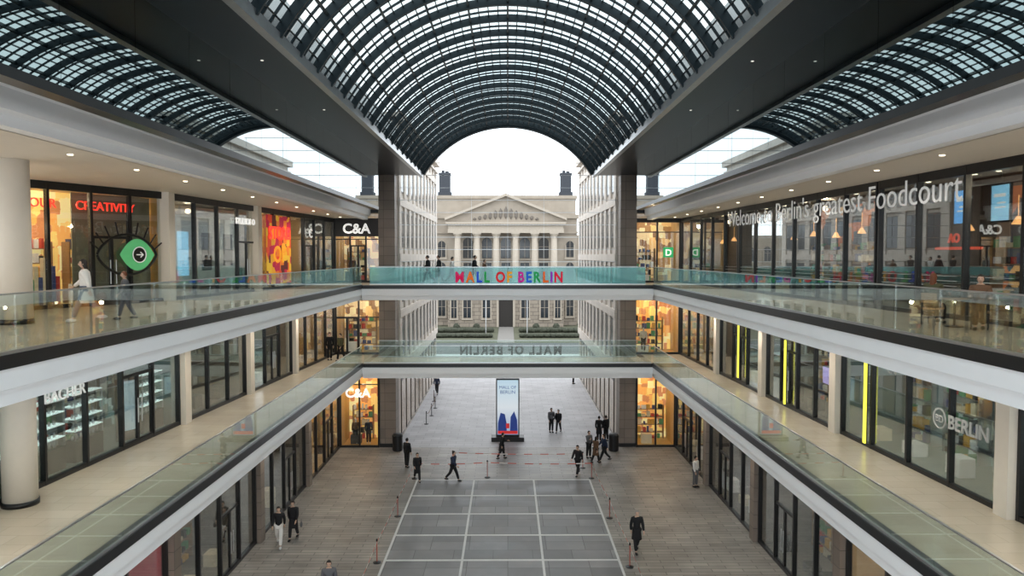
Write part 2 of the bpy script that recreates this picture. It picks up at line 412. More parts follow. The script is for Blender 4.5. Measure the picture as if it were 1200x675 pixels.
PP = [
 (g(477, 548), 'stand', 2.6, 'person in a black jacket standing nearest the bin by the left stone pillar', {}),
 (g(489, 564), 'walk', 0.3, 'person in a long black coat walking at the left corner of the barrier tape', dict(coat=True, h=1.7)),
 (g(531, 564), 'walk', 1.2, 'person in dark navy jacket striding in front of the top edge of the slab inlay', dict(top='cnavy')),
 (g(588, 538), 'reach', 1.9, 'person in black with arms spread passing just in front of the advertising totem', dict(coat=True, h=1.7)),
 (g(646, 507), 'stand', 0.4, 'left one of the pair standing on the plaza right of the advertising totem', dict(top='cgrey')),
 (g(654.5, 507), 'stroll', -0.4, 'right one of the pair standing on the plaza right of the advertising totem', dict(top='cblack', h=1.72)),
 (g(677, 557), 'walk', -0.5, 'person in black jacket with a backpack walking at the right corner of the barrier tape', dict(h=1.84)),
 (g(690, 537), 'phone', 0.6, 'person in grey jacket at the left of the group before the right stone pillar', dict(top='cgrey', h=1.75)),
 (g(698, 543), 'stroll', 2.2, 'person in brown coat in the middle of the group before the right stone pillar', dict(top='cbrown', coat=True, h=1.7, long=True)),
 (g(708, 541), 'walk', -1.4, 'person in black trousers and navy jacket at the right of the group before the pillar', dict(top='cnavy')),
 (g(702, 518), 'stand', 2.9, 'person in dark coat at the back left of the group beside the right bin', dict(coat=True)),
 (g(710, 517), 'stand', -2.5, 'person in black jacket at the back right of the group beside the right bin', {}),
 (g(746, 647), 'stroll', 0.1, 'bulky person in long black coat walking alone right of the slab inlay', dict(coat=True, hair='hairgrey', h=1.88)),
 (g(815, 571), 'stand', 0.8, 'person in a white top standing by the right ground floor shopfront', dict(top='cwhite', legs='cgrey', h=1.75)),
 (g(327, 640), 'walk', 0.2, 'person in black jacket and pale trousers, left one of the pair near the left shops', dict(legs='cwhite', shoe='shoewhite', h=1.84)),
 (g(344, 632), 'stroll', -0.1, 'person in black coat and black trousers, right one of the pair near the left shops', dict(coat=True)),
 (g(386, 716), 'stand', 0.2, 'person whose dark head just enters the bottom edge left of the inlay', dict(top='cgrey', h=1.86)),
 (g(672, 450), 'stand', 1.5, 'tiny person in black far out on the plaza beside the right building', {}),
 (g(512, 462), 'walk', 0, 'tiny person far out on the plaza beside the left building', dict(top='cnavy')),
 (Vector((-5.1, 47.7, ZB2)), 'walk', -1.6, 'leftmost person in black jacket crossing the upper bridge', dict(h=1.9)),
 (Vector((-4.45, 48.2, ZB2)), 'stroll', -1.5, 'second person from the left on the upper bridge, in dark coat', dict(coat=True, h=1.88)),
 (Vector((-3.6, 47.7, ZB2)), 'walk', 1.6, 'person in a white jacket on the upper bridge', dict(top='cwhite', h=1.8)),
 (Vector((-2.15, 47.6, ZB2)), 'walk', 1.5, 'rightmost person on the upper bridge, in black and wearing dark trousers', dict(h=1.9)),
 (Vector((-1.55, 48.6, ZB2)), 'stroll', 1.5, 'small person in brown just behind the rightmost one on the upper bridge', dict(top='cbrown', h=1.6)),
 (Vector((-11.85, 20.9, Z2)), 'walk', -1.2, 'woman in long white cardigan and jeans walking on the upper left gallery', dict(top='cwhite', legs='cdenim', hair='hairdark', long=True, coat=True, shoe='shoewhite', h=1.78)),
 (Vector((-11.1, 21.6, Z2)), 'stroll', -1.0, 'child in grey jacket walking beside the woman on the upper left gallery', dict(top='cgrey', legs='cnavy', h=1.4, hair='hairred')),
 (Vector((-11.7, 48.6, Z1)), 'stand', 0.5, 'person in black standing on the middle left gallery by the bridge end', {}),
 (Vector((-10.9, 48.3, Z1)), 'stroll', -0.5, 'person in olive jacket stepping onto the lower bridge from the left gallery', dict(top='cgreen')),
 (Vector((11.45, 19.9, Z2)), 'sit', 2.2, 'auburn haired person seated at the cafe table on the upper right gallery', dict(top='cgreen', hair='hairred', long=True, h=1.7)),
 (Vector((11.9, 18.6, Z2)), 'sit', -0.6, 'dark haired person seated nearer the camera at the cafe table, upper right gallery', dict(top='cbrown', h=1.7)),
]
for p, k, rz, lab, kw in PP: person(p, k, rz, lab, **kw)
bag(g(677, 557), -.5, 'black backpack worn by the walker at the right tape corner', M['cblack'], back=True)
bag(Vector((-11.55, 21.15, Z2 + .12)), 1.5, 'small brown handbag carried by the woman on the upper left gallery', M['cbrown'])
bag(g(344, 632) + Vector((.36, 0, .12)), .2, 'black handbag held by the coated walker near the left shops', M['cgrey'])

# ------------------------------------------------------------ shell: floors
def fl(x0, x1, y0, y1, z0, z1, m, label=None):
    b = MB(); b.box(x0, x1, y0, y1, z0, z1); return struct('floor', b, m, label, 'floor' if label else None)
fl(-24, 24, -14, 50, -.3, 0, M['paver'], 'brown paved ground floor of the passage')
fl(-24, 24, 50, 98, -.3, -.0, M['plaza'], 'grey paved plaza beyond the bridges')
fl(-120, 120, 98, 111, -.3, -.05, M['asphalt'], 'asphalt street before the classical building')
b = MB(); b.box(-120, 120, 111, 170, -.3, -.02); o = b.build('lawn', M['grass']); tag(o, 'dull green winter lawn before the classical building', 'grass', kind='stuff')
# inlay
ix0, ix1, iy0, iy1 = -5.25, 4.75, 16, 42.6
inl = thing('floor', 'damp grey slab inlay set in the middle of the brown paving', 'floor', (0, 0, 0), kind='structure')
b = MB(); b.box(ix0, ix1, iy0, iy1, 0, .012); b.build('inlay_slab', M['inlay'], inl)
b = MB()
for x in (ix0, -1.95, 1.5, ix1): b.box(x - .05, x + .05, iy0, iy1, .012, .018)
for k in range(10):
    y = iy1 - k * 2.85
    if y > iy0: b.box(ix0, ix1, y - .08, y + .08, .012, .0185)
b.build('inlay_border', M['line'], inl)

# galleries (s = -1 left, +1 right)
E = 9.25
YA, YB = -8, 51.5
SIDE = {-1: 'left', 1: 'right'}
def X(s, pts): return [(s * x, z) for x, z in pts]
GX, GY, GZ = 7.75, 44.6, 15.92    # overhanging glazed upper storey
ZS = 18.47
for s in (-1, 1):
    for zf, nm in ((Z1, 'middle'), (Z2, 'upper')):
        b = MB(); b.prism(X(s, [(E + .02, zf), (22, zf), (22, zf - .28), (E + .02, zf - .28)]), YA, 56)
        struct('floor', b, M['galfloor'], 'cream stone floor of the %s %s gallery' % (nm, SIDE[s]), 'floor')
        b = MB(); b.prism(X(s, [(E, zf - .23), (E, zf - .62), (E + .06, zf - .64), (E + .06, zf - .69), (E + .12, zf - .70), (E + .12, zf - .95), (22, zf - .95), (22, zf - .29), (E + .4, zf - .29), (E + .4, zf - .23)]), YA, YB)
        struct('trim_%d' % (1 if zf == Z1 else 2), b, M['white'], 'white stepped edge and soffit of the %s %s gallery' % (nm, SIDE[s]), 'fascia')
        b = MB(); b.prism(X(s, [(E - .05, zf + .03), (E + .3, zf + .03), (E + .3, zf - .23), (E - .05, zf - .23)]), YA, 47.0)
        struct('trim_3', b, M['black'], 'black band along the %s %s gallery edge' % (nm, SIDE[s]), 'trim')
    b = MB(); b.prism(X(s, [(E + .55, 15.45), (E + .2, 15.45), (E + .2, 15.66), (E + .02, 15.72), (E + .02, 16.12), (E - .1, 16.18), (E - .1, 16.5), (E + 1.2, 16.5), (E + 1.2, 15.6), (E + .55, 15.6)]), YA, 50.4)
    struct('trim_4', b, M['white'], 'white stepped cornice above the upper %s gallery' % SIDE[s], 'cornice')
    b = MB(); b.prism(X(s, [(E + .5, 15.6), (22, 15.6), (22, 15.9), (E + .5, 15.9)]), YA, 56)
    struct('ceiling', b, M['cream'], 'cream ceiling of the upper %s gallery' % SIDE[s], 'ceiling')
    # overhanging reflective glass storey
    w = thing('wall_' + SIDE[s], 'dark reflective glass wall overhanging the %s cornice below the vault' % SIDE[s], 'glass wall', (s * GX, 0, GZ), kind='structure')
    y = YA; step = (GY - YA) / 20
    bb = MB(); bb.box(-.02, .02, 0, step - .012, 0, ZS - GZ); pm = bb.mesh('glass_pane', M['mirror'])
    for i in range(20): ob('glass_pane', pm, w, (0, YA + i * step, 0))
    b = MB(); b.box(min(-s * .04, s * .3), max(-s * .04, s * .3), YA, GY, -.16, .02); b.build('bottom_rail', M['black'], w)
    b = MB(); b.prism(X(s, [(GX + .3, 16.52), (E - .1, 16.52), (E - .1, 16.6), (GX + .3, 16.6)]), YA, GY)
    b.prism(X(s, [(GX + .05, 15.82), (GX + .3, 15.82), (GX + .3, 16.6), (GX + .05, 16.6)]), YA, GY)
    struct('ceiling', b, M['soffit'], 'dark underside of the overhanging %s glass storey' % SIDE[s], 'ceiling')
    b = MB(); b.prism(X(s, [(GX + .06, 16.6), (22, 16.6), (22, ZS), (GX + .06, ZS)]), GY - .2, GY)
    b.prism(X(s, [(E - .4, 16.5), (22, 16.5), (22, ZS), (E - .4, ZS)]), GY, 50.04)
    struct('wall_' + SIDE[s], b, M['soffit'], 'dark end wall of the %s glass storey' % SIDE[s], 'wall')
    b = MB()
    b.prism(X(s, [(5.95, 18.45), (22, 18.47), (22, 20.6), (6.6, 20.6), (5.95, 19.2)]), YA, 50.6)
    struct('ceiling', b, M['soffit'], 'dark soffit beside the %s springing of the glass vault' % SIDE[s], 'ceiling')
    b = MB(); b.prism(X(s, [(5.72, 18.32), (5.95, 18.32), (5.95, 18.62), (5.72, 18.62)]), YA, 50.6)
    struct('trim_6', b, M['metal'], 'pale metal gutter along the %s edge of the vault' % SIDE[s], 'gutter')
    b = MB(); b.prism(X(s, [(8.75, 15.9), (22, 15.9), (22, 18.47), (8.75, 18.47)]), 50.45, 51.5)
    struct('wall_' + SIDE[s], b, M['soffit'], 'dark end wall above the %s gallery' % SIDE[s], 'wall')

# ------------------------------------------------------------ vault
hw, spr, crown = 5.9, 18.6, 21.95
sg = crown - spr; R = (hw * hw + sg * sg) / (2 * sg); zc = crown - R; half = math.asin(hw / R)
vault = thing('ceiling', 'barrel vaulted glass roof with a dense grid of dark steel bars', 'glass roof', (0, 0, 0), kind='structure')
def arc_mb(r0, r1, y0, y1, n=40):
    b = MB(); vs = []; fs = []
    for i in range(n + 1):
        a = -half + 2 * half * i / n
        for r, y in ((r0, y0), (r1, y0), (r1, y1), (r0, y1)):
            vs.append((r * math.sin(a), y, zc + r * math.cos(a)))
    for i in range(n):
        for j in range(4):
            fs.append((i * 4 + j, i * 4 + (j + 1) % 4, (i + 1) * 4 + (j + 1) % 4, (i + 1) * 4 + j))
    fs += [(0, 1, 2, 3), (n * 4 + 3, n * 4 + 2, n * 4 + 1, n * 4)]
    b.add(vs, fs); return b
ra = arc_mb(R - .07, R, -.024, .024).mesh('arch_rib', M['steel'])
rb = arc_mb(R - .24, R + .02, -.04, .04).mesh('main_arch_rib', M['steel'])
y = YA; k = 0
while y <= 49.9:
    ob('main_arch_rib' if k % 3 == 0 else 'arch_rib', rb if k % 3 == 0 else ra, vault, (0, y, 0)); y += .60; k += 1
arc_mb(R - .35, R + .35, 50.0, 50.45, 48).build('end_arch', M['steel'], vault)
NP = 40
for i in range(NP + 1):
    a = -half + 2 * half * i / NP
    b = MB()
    big = i % 4 == 0
    w_, d_ = (.034, .17) if big else (.018, .06)
    ca, sa = math.cos(a), math.sin(a)
    pts = []
    for u, v in ((-w_, 0), (w_, 0), (w_, -d_), (-w_, -d_)):
        r = R + v
        pts.append((r * sa + u * ca, zc + r * ca - u * sa))
    b.prism(pts, YA, 50.4); b.build('purlin', M['steel'], vault)
b = MB(); vs = []; fs = []
n = 36
for i in range(n + 1):
    a = -half + 2 * half * i / n
    for y in (YA, 50.3): vs.append(((R + .03) * math.sin(a), y, zc + (R + .03) * math.cos(a)))
for i in range(n): fs.append((2 * i, 2 * i + 1, 2 * i + 3, 2 * i + 2))
b.add(vs, fs); b.build('glazing', M['roofglass'], vault, smooth=True)
# cable net in the end opening
b = MB()
for z in [12.6 + .85 * i for i in range(11)]:
    dx = 7.55 if z < 18.3 else math.sqrt(max(0, (R - .3) ** 2 - (z - zc) ** 2))
    b.tube((-dx, 51.5, z), (dx, 51.5, z), .022, n=4)
for x in (-5, -2.5, 0, 2.5, 5):
    b.tube((x, 51.5, 12.3), (x, 51.5, zc + math.sqrt((R - .3) ** 2 - x * x)), .012, n=4)
tag(b.build('cable_net', M['metal']), 'thin steel cable net stretched across the open end under the vault', 'cables')

# ------------------------------------------------------------ portal pillars and end walls
for s in (-1, 1):
    t = thing('stone_pillar', 'tall brown stone pillar at the %s end of the bridges' % SIDE[s], 'pillar', (s * 8.15, 50.78, 0))
    b = MB(); b.box(-.55, .55, -.7, .7, .25, 18.44); b.build('shaft', M['stone'], t)
    b = MB(); b.box(-.6, .6, -.74, .7, 0, .25); b.build('plinth', M['frame'], t)
# flank office buildings
wf = MB(); wf.box(-.80, .80, -.03, .02, 0, 2.6, 0); wf.box(-.73, -.04, -.05, -.03, .08, 2.52, 1); wf.box(.04, .73, -.05, -.03, .08, 2.52, 1)
winmesh = wf.mesh('window', [M['bronze'], M['greyglass']])
ws = MB(); ws.box(-.85, .85, -.03, .02, 0, 4.2, 0); ws.box(-.77, .77, -.05, -.03, .15, 3.9, 1)
warmwin = mat('warm_shop_window', (.26, .19, .12), .15, es=.15, noise=.7, scale=1.3)
swmesh = ws.mesh('shop_window', [M['frame'], warmwin])
PS = 2.61
pb = MB(); pb.box(-.48, .48, -.13, 0, 0, 16.6); pilm = pb.mesh('pilaster', M['beige'])
for s in (-1, 1):
    t = thing('office_building', 'beige stone office building with tall pilasters on the %s of the plaza' % SIDE[s], 'building', (s * 7.6, 51.5, 0))
    b = MB(); b.box(min(0, s * 1.1), max(0, s * 1.1), 0, 27, 0, 22.6); b.build('facade_wall', M['beige'], t)
    b = MB(); b.box(min(s * 1.1, s * 25), max(s * 1.1, s * 25), 3.6, 27, 0, 22.2); b.build('rear_block', M['beige'], t)
    b = MB(); b.box(min(-s * .45, s * 1.1), max(-s * .45, s * 1.1), -.0, 27.3, 22.3, 22.9); b.box(min(-s * .3, s * 1), max(-s * .3, s * 1), 0, 27.1, 21.6, 21.8); b.build('cornice', M['beige'], t)
    b = MB()
    for z in (4.9, 8.7, 12.6, 16.5, 20.4): b.box(min(0, -s * .17), max(0, -s * .17), 0, 27, z, z + .55)
    b.build('string_course', M['beige'], t)
    rz = PI / 2 if s < 0 else -PI / 2
    for i in range(11):
        ob('pilaster', pilm, t, (0, .5 + i * PS, 5.2), (0, 0, rz))
    for i in range(10):
        yy = .5 + (i + .5) * PS
        for z in (5.9, 9.7, 13.6, 17.5): ob('window', winmesh, t, (-s * .02, yy, z), (0, 0, rz))
        ob('shop_window', swmesh, t, (-s * .02, yy, .2), (0, 0, rz))

# ------------------------------------------------------------ shopfronts
STY = {
 'warm': (mat('warm_interior', (.62, .46, .26), .6), glow_goodsmat('warm_goods', [(.9, .6, .25), (.8, .65, .4), (.45, .25, .1), (.95, .8, .5), (.3, .16, .08)], .45), 'w', 95),
 'gold': (mat('gold_interior', (.75, .52, .2), .6), glow_goodsmat('gold_goods', [(.95, .65, .2), (.9, .45, .12), (.95, .8, .4), (.6, .25, .1)], .6), 'w', 110),
 'cool': (mat('cool_interior', (.22, .28, .27), .6), glow_goodsmat('cool_goods', [(.24, .36, .34), (.09, .12, .12), (.45, .58, .56), (.05, .06, .06), (.28, .30, .24)], .45), 'c', 60),
 'dim': (mat('dim_interior', (.2, .185, .17), .6), glow_goodsmat('dim_goods', [(.14, .12, .10), (.06, .06, .06), (.28, .22, .16), (.1, .1, .11), (.38, .29, .18)], .45), 'w', 80),
 'dark': (mat('dark_interior', (.11, .10, .095), .6), glow_goodsmat('dark_goods', [(.06, .05, .045), (.14, .09, .06), (.45, .14, .05), (.05, .06, .07), (.08, .075, .07), (.60, .34, .13), (.07, .06, .06)], .75, 1.2), 'w', 100),
 'pink': (mat('pink_interior', (.45, .08, .14), .6), glow_goodsmat('pink_goods', [(.6, .05, .12), (.8, .2, .25), (.3, .02, .06), (.7, .5, .5)], .6), 'w', 100),
}
def spotdisc():
    b = MB(); b.lathe([(.09, 0), (.09, -.03), (.07, -.03)], n=12); return b.mesh('spotlight', M['light'])
SPD = spotdisc()
caseglow = mat('display_case_glow', (.75, .9, .88), .4, es=.9, noise=.2)
def shopfront(p0, p1, z0, h, bays, label, style, doors=(), depth=2.7, goods=True, transom=None, fm=None, cases=False):
    p0 = Vector((p0[0], p0[1])); p1 = Vector((p1[0], p1[1])); d = p1 - p0; L = d.length
    t = thing('shopfront', label, 'shopfront', (p0.x, p0.y, z0), math.atan2(d.y, d.x))
    sh, gm, tone, pw = STY[style]; fm = fm or M['frame']
    bw = L / bays
    b = MB(); b.box(0, L, -.03, .12, 0, .14); b.box(0, L, -.03, .14, h - .28, h)
    for i in range(bays + 1):
        x = min(max(i * bw, .05), L - .05); b.box(x - .05, x + .05, -.04, .13, 0, h)
    if transom: b.box(0, L, -.02, .1, transom - .03, transom + .03)
    b.build('frame', fm, t)
    for i in range(bays):
        x0, x1 = i * bw + .05, (i + 1) * bw - .05
        if i in doors:
            dr = MB(); dh = 2.5
            dr.box(x0, x1, 0, .1, dh, dh + .1)
            for xa, xb in ((x0, (x0 + x1) / 2), ((x0 + x1) / 2, x1)):
                dr.box(xa, xa + .07, 0, .08, .02, dh); dr.box(xb - .07, xb, 0, .08, .02, dh); dr.box(xa, xb, 0, .08, .02, .2)
            do = dr.build('door', fm, t)
            hd = MB(); xm = (x0 + x1) / 2
            for q in (-.12, .12): hd.tube((xm + q, -.07, .8), (xm + q, -.07, 1.7), .02)
            hd.build('handle', M['metal'], do)
            gl = MB(); gl.box(x0 + .02, x1 - .02, .04, .05, .2, h - .28); gl.build('pane', M['glass'], t)
        else:
            gl = MB(); gl.box(x0, x1, .04, .05, .14, h - .28); gl.build('pane', M['glass'], t)
    b = MB(); b.box(.02, .08, .16, depth, .005, h - .02); b.box(L - .08, L - .02, .16, depth, .005, h - .02); b.box(.02, L - .02, .16, depth, h - .12, h - .02); b.box(.02, L - .02, .16, depth, .005, .02)
    b.build('interior_lining', sh, t)
    b = MB(); b.box(.02, L - .02, depth, depth + .1, 0, h); b.build('glowing_back_wall', gm, t)  # goods pattern on this wall glows itself, in place of lamplight on it
    if goods:
        b = MB(); gb = MB()
        x = .4
        while x < L - 1.6:
            wd = random.uniform(1.4, 2.2)
            x2 = min(x + wd, L - .3)
            for z in (.45, 1.0, 1.55, 2.1): b.box(x, x2, depth - .45, depth, z, z + .04)
            b.box(x, x + .05, depth - .45, depth, .02, 2.4); b.box(x2 - .05, x2, depth - .45, depth, .02, 2.4)
            for z in (.04, .49, 1.04, 1.59, 2.14):
                q = x + .08
                while q < x2 - .3:
                    ww = random.uniform(.1, .32); hh = random.uniform(.14, .4)
                    gb.box(q, q + ww, depth - .4, depth - .12, z, z + hh, random.randrange(len(GC))); q += ww + random.uniform(.02, .2)
            x = x2 + random.uniform(.3, .9)
        b.build('shelving', M['wood'] if tone == 'w' else M['metal'], t)
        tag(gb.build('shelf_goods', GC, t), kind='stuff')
        if cases:
            for i in range(bays):
                if i in doors: continue
                xa, xb = i * bw + .25, (i + 1) * bw - .25
                b = MB()
                b.box(xa, xb, .55, .95, .02, .75, 0)
                for z in (1.05, 1.45, 1.85, 2.25): b.box(xa, xb, .55, .95, z, z + .03, 1)
                for x in (xa, xb - .03): b.box(x, x + .03, .55, .58, .75, 2.3, 2)
                q = xa + .1
                while q < xb - .1:
                    for z in (.75, 1.08, 1.48, 1.88): b.lathe([(.035, 0), (.05, .06), (.02, .14 + .06 * random.random())], c=(q, .72, z), n=6, mi=2)
                    q += .22
                b.build('display_case', [M['frame'], caseglow, M['metal']], t)
        else:
            q = .9; gb = MB()
            while q < L - .9:
                gb.box(q - .35, q + .35, .8, 1.3, .02, random.uniform(.4, .9), random.choice((1, 4, 6)))
                q += random.uniform(1.6, 2.6)
            gb.build('display_plinth', GC, t)
    for i in range(bays): ob('spotlight', SPD, t, ((i + .5) * bw, 1.0, h - .12))
    ld = bpy.data.lights.new('shop_lamp', 'POINT'); ld.energy = pw * min(1.6, L / 7); ld.shadow_soft_size = .12
    ld.color = (1, .8, .56) if tone == 'w' else (.85, 1, .95)
    lo = bpy.data.objects.new('shop_lamp', ld); C.objects.link(lo); lo.parent = t; lo.location = (L / 2, 1.4, h - .5)
    return t, L
def lett(s, size, m, parent, x, z, y=-.08, off=.0, align='CENTER', ext=.02, name='sign_lettering', rot=UP):
    return ob(name, text_mesh(s, size, ext, off, align, m), parent, (x, y, z), rot)
def lx(a, b, Y):
    return a[0] + (b[0] - a[0]) * (Y - a[1]) / (b[1] - a[1])
LA, LB = (-18.0, 21.5), (-14.0, 30.5)
L2a, L2b = (-14.0, 30.5), (-12.0, 51.5)
L1a, L1b = (-14.3, 14), (-12.0, 51.5)
R2a, R2b = (13.45, 12), (12.0, 51.5)
H2, H1, H0 = 4.45, 4.05, 5.2
def seg(a, b, y0, y1): return (lx(a, b, y0), y0), (lx(a, b, y1), y1)
# left upper
t, L = shopfront(LA, LB, Z2, H2, 6, 'colourful studio shopfront with red neon writing and a green eye behind the round column', 'gold', doors=(4,))
b = MB(); b.box(6.3, 9.7, .7, .75, .02, 4.2); b.build('dark_backdrop', mat('olive_backdrop', (.24, .23, .17), .5), t)
lett('YOUR', .46, M['neonred'], t, 4.75, 3.55, y=.2); lett('CREATIVITY', .46, M['neonred'], t, 7.35, 3.55, y=.2)
def ring(rx, rz_, w, m, parent, c, y=-.1, n=32, name='eye_outline', leaf=False):
    b = MB(); pts = []
    for i in range(n + 1):
        a = 2 * PI * i / n
        zz = math.sin(a) * (abs(math.sin(a)) ** .4 if leaf else 1)
        pts.append((c[0] + rx * math.cos(a), y, c[1] + rz_ * zz))
    b.path(pts, w, 6); return b.build(name, m, parent)
ec = (8.0, 1.9)
ring(1.3, .78, .05, M['frame'], t, ec, leaf=True)
b = MB(); pts = []
for i in range(32):
    a = 2 * PI * i / 32; pts.append((ec[0] + .45 + .78 * math.cos(a), ec[1] + .62 * math.sin(a) * abs(math.sin(a)) ** .9))
b.prism(pts, -.08, -.06); b.build('eye_shape', mat('green_iris_print', (.12, .55, .22), .5, es=.2), t)
b = MB(); b.lathe([(.3, 0), (.3, .03)], n=24); o = b.build('pupil', M['frame'], t); o.location = (ec[0] + .5, -.09, ec[1]); o.rotation_euler = UP
ring(.3, .3, .022, M['softwhite'], t, (ec[0] + .5, ec[1]), y=-.13, name='pupil_ring')
b = MB(); q = ec[0] + .5; b.tube((q - .15, -.15, 1.9), (q + .14, -.15, 1.9), .022); b.tube((q + .03, -.15, 2.0), (q + .15, -.15, 1.9), .022); b.tube((q + .03, -.15, 1.8), (q + .15, -.15, 1.9), .022); b.build('arrow', M['softwhite'], t)
for i in range(9):
    a = PI * (.12 + .76 * i / 8); b = MB(); b.tube((ec[0] + 1.3 * math.cos(a), -.08, ec[1] + .78 * math.sin(a) ** 1.4), (ec[0] + 1.7 * math.cos(a), -.08, ec[1] + 1.3 * math.sin(a)), .03); b.build('eyelash', M['frame'], t)
b = MB()
for i in range(5): b.ico((4.1 + .4 * (i % 3), .9 + .2 * i, 2.7 + .25 * (i % 2)), (.16, .16, .16), 2)
b.build('globe_lamps', M['light'], t)
b = MB()
for i in range(14): b.box(3.6 + .16 * i, 3.72 + .16 * i, .7, .9, .1, random.uniform(.6, 1.8), random.randrange(6))
b.build('colourful_props', GC, t)
a, b_ = seg(L2a, L2b, 30.8, 39)
t, L = shopfront(a, b_, Z2, H2, 4, 'shopfront with white posters and small white lettering on the upper left gallery', 'dim', doors=(3,))
lett('STUDIOS OF', .42, M['signwhite'], t, 7.0, 3.45, off=.01)
for i in range(3):
    b = MB(); b.box(.5 + i * 2.05, 2.0 + i * 2.05, .12, .16, .5, 3.6, 0); b.box(.8 + i * 2.05, 1.7 + i * 2.05, .10, .12, 1.0 + .2 * i, 2.9, 1); b.build('poster', [M['paperwhite'], M['cgrey'] if i else M['screencyan']], t)
a, b_ = seg(L2a, L2b, 39, 45.8)
t, L = shopfront(a, b_, Z2, H2, 3, 'shopfront covered by a big red and orange graphic on the upper left gallery', 'warm')
b = MB(); b.box(1.2, 4.6, -.07, -.05, .3, 4.1); b.build('graphic_panel', glow_goodsmat('graphic_print', [(.85, .42, .03), (.75, .08, .03), (.88, .55, .05), (.55, .02, .08), (.85, .25, .03), (.12, .02, .02)], .25, 2.0), t)
orange = mat('orange_print', (.95, .38, .03), .5, es=.5, noise=0)
lett('STORE', .95, M['neonred'], t, 2.9, 2.8, off=.02, y=-.1); lett('OF', 1.3, orange, t, 2.9, 1.5, off=.02, y=-.1)
a, b_ = seg(L2a, L2b, 45.8, 51.4)
t, L = shopfront(a, b_, Z2, H2, 3, 'dark glazed shopfront next to the fashion store on the upper left gallery', 'dim')
lett('C', .8, M['signwhite'], t, 1.0, 3.0)
t, L = shopfront((-12.0, 51.5), (-8.72, 51.5), Z2, H2, 3, 'fashion store entrance facing the camera at the end of the upper left gallery', 'warm', doors=(1,), transom=3.0)
b = MB(); b.box(.1, L - .1, -.06, -.04, 3.2, 4.35); b.build('sign_board', M['frame'], t)
lett('C&A', .95, M['signwhite'], t, 1.55, 3.42, off=.02)
# left middle
a, b_ = seg(L1a, L1b, 14, 30)
t, L = shopfront(a, b_, Z1, H1, 8, 'jewellery shopfront with glowing glass display cases on the middle left gallery', 'cool', doors=(6,), cases=True)
lett('BACHER', .52, M['softwhite'], t, 8.9, 2.45, off=.0)
a, b_ = seg(L1a, L1b, 30.5, 36.5)
shopfront(a, b_, Z1, H1, 3, 'plain glazed shopfront beyond the jewellery shop on the middle left gallery', 'dim', goods=True)
a, b_ = seg(L1a, L1b, 37, 43)
shopfront(a, b_, Z1, H1, 3, 'third shopfront along the middle left gallery, with narrow panes', 'dim', doors=(1,))
a, b_ = seg(L1a, L1b, 43.4, 51.4)
shopfront(a, b_, Z1, H1, 4, 'warmly lit shopfront nearest the lower bridge on the middle left gallery', 'warm')
t, L = shopfront((-12.0, 51.5), (-8.72, 51.5), Z1, H1, 2, 'black framed store doors facing the camera at the end of the middle left gallery', 'warm', doors=(0,), transom=2.6)
# left ground
names = ['pink lit shopfront nearest the bottom edge on the left of the ground floor', 'dim shopfront behind the walking pair on the left of the ground floor',
         'third shopfront on the left of the ground floor, with wood shelving', 'warm shopfront beside the facing fashion store on the left of the ground floor']
for i, (y0, y1, st) in enumerate(((14, 24.5, 'pink'), (25, 33.2, 'dim'), (33.7, 41.4, 'dim'), (41.9, 49.9, 'warm'))):
    shopfront((-11.4, y0), (-11.4, y1), 0, H0, 4, names[i], st, doors=(2,), transom=3.6)
t, L = shopfront((-11.4, 50.0), (-8.72, 50.0), 0, H0, 2, 'bright yellow fashion store window facing the camera at the left of the ground floor', 'gold', transom=4.3)
lett('C&A', .85, M['signwhite'], t, 1.25, 3.45, off=.02)
# right upper (far -> near so the interior lies outwards)
def rseg(y0, y1): return (lx(R2a, R2b, y1), y1), (lx(R2a, R2b, y0), y0)
fc = ['food court glazing nearest the camera on the upper right gallery, with blue menu screens', 'middle stretch of food court glazing under the white lettering', 'far stretch of food court glazing beside the green lettered shop']
pend = MB(); pend.lathe([(.05, .25), (.18, .02), (.17, 0)], n=14); pend.tube((0, 0, .25), (0, 0, .9), .012)
pendm = pend.mesh('pendant_lamp', mat('orange_pendant', (1, .5, .18), .5, es=1.6, noise=0))
for i, (y0, y1, n) in enumerate(((12, 25.9, 6), (26, 39.9, 6), (40, 51.4, 5))):
    a, b_ = rseg(y0, y1)
    t, L = shopfront(a, b_, Z2, H2, n, fc[i], 'dark', depth=4.2)
    b = MB()
    for k in range(n):
        for z in (.95, 1.1, 1.25): b.box(k * L / n + .3, (k + 1) * L / n - .3, -.012, -.002, z, z + .015)
    b.build('frosted_stripe', M['dullwhite'], t)
    for k in range(n): ob('pendant_lamp', pendm, t, ((k + .4) * L / n, 2.6, 2.7 + .12 * (k % 2)))
a, b_ = rseg(21.3, 41.4)
dd = Vector((b_[0] - a[0], b_[1] - a[1])); LL = dd.length
t = thing('sign', 'long white lettering across the upper right food court glazing', 'sign', (a[0] - .1, a[1], 14.62), math.atan2(dd.y, dd.x))
def words(size):
    x = 0; out = []
    for wd in ("Welcome", "to", "Berlin's", "greatest", "Foodcourt"):
        tm = text_mesh(wd, size, .012, -.010, 'LEFT', M['softwhite'])
        w0 = min(v.co.x for v in tm.vertices); w1 = max(v.co.x for v in tm.vertices); out.append((tm, x - w0)); x += w1 - w0 + .38 * size
    return out, x - .38 * size
ws_, wl = words(1.0)
size = LL / wl
ws_, wl = words(size)
for tm, xx in ws_:
    o = ob('word', tm, t, (xx, 0, 0), UP)
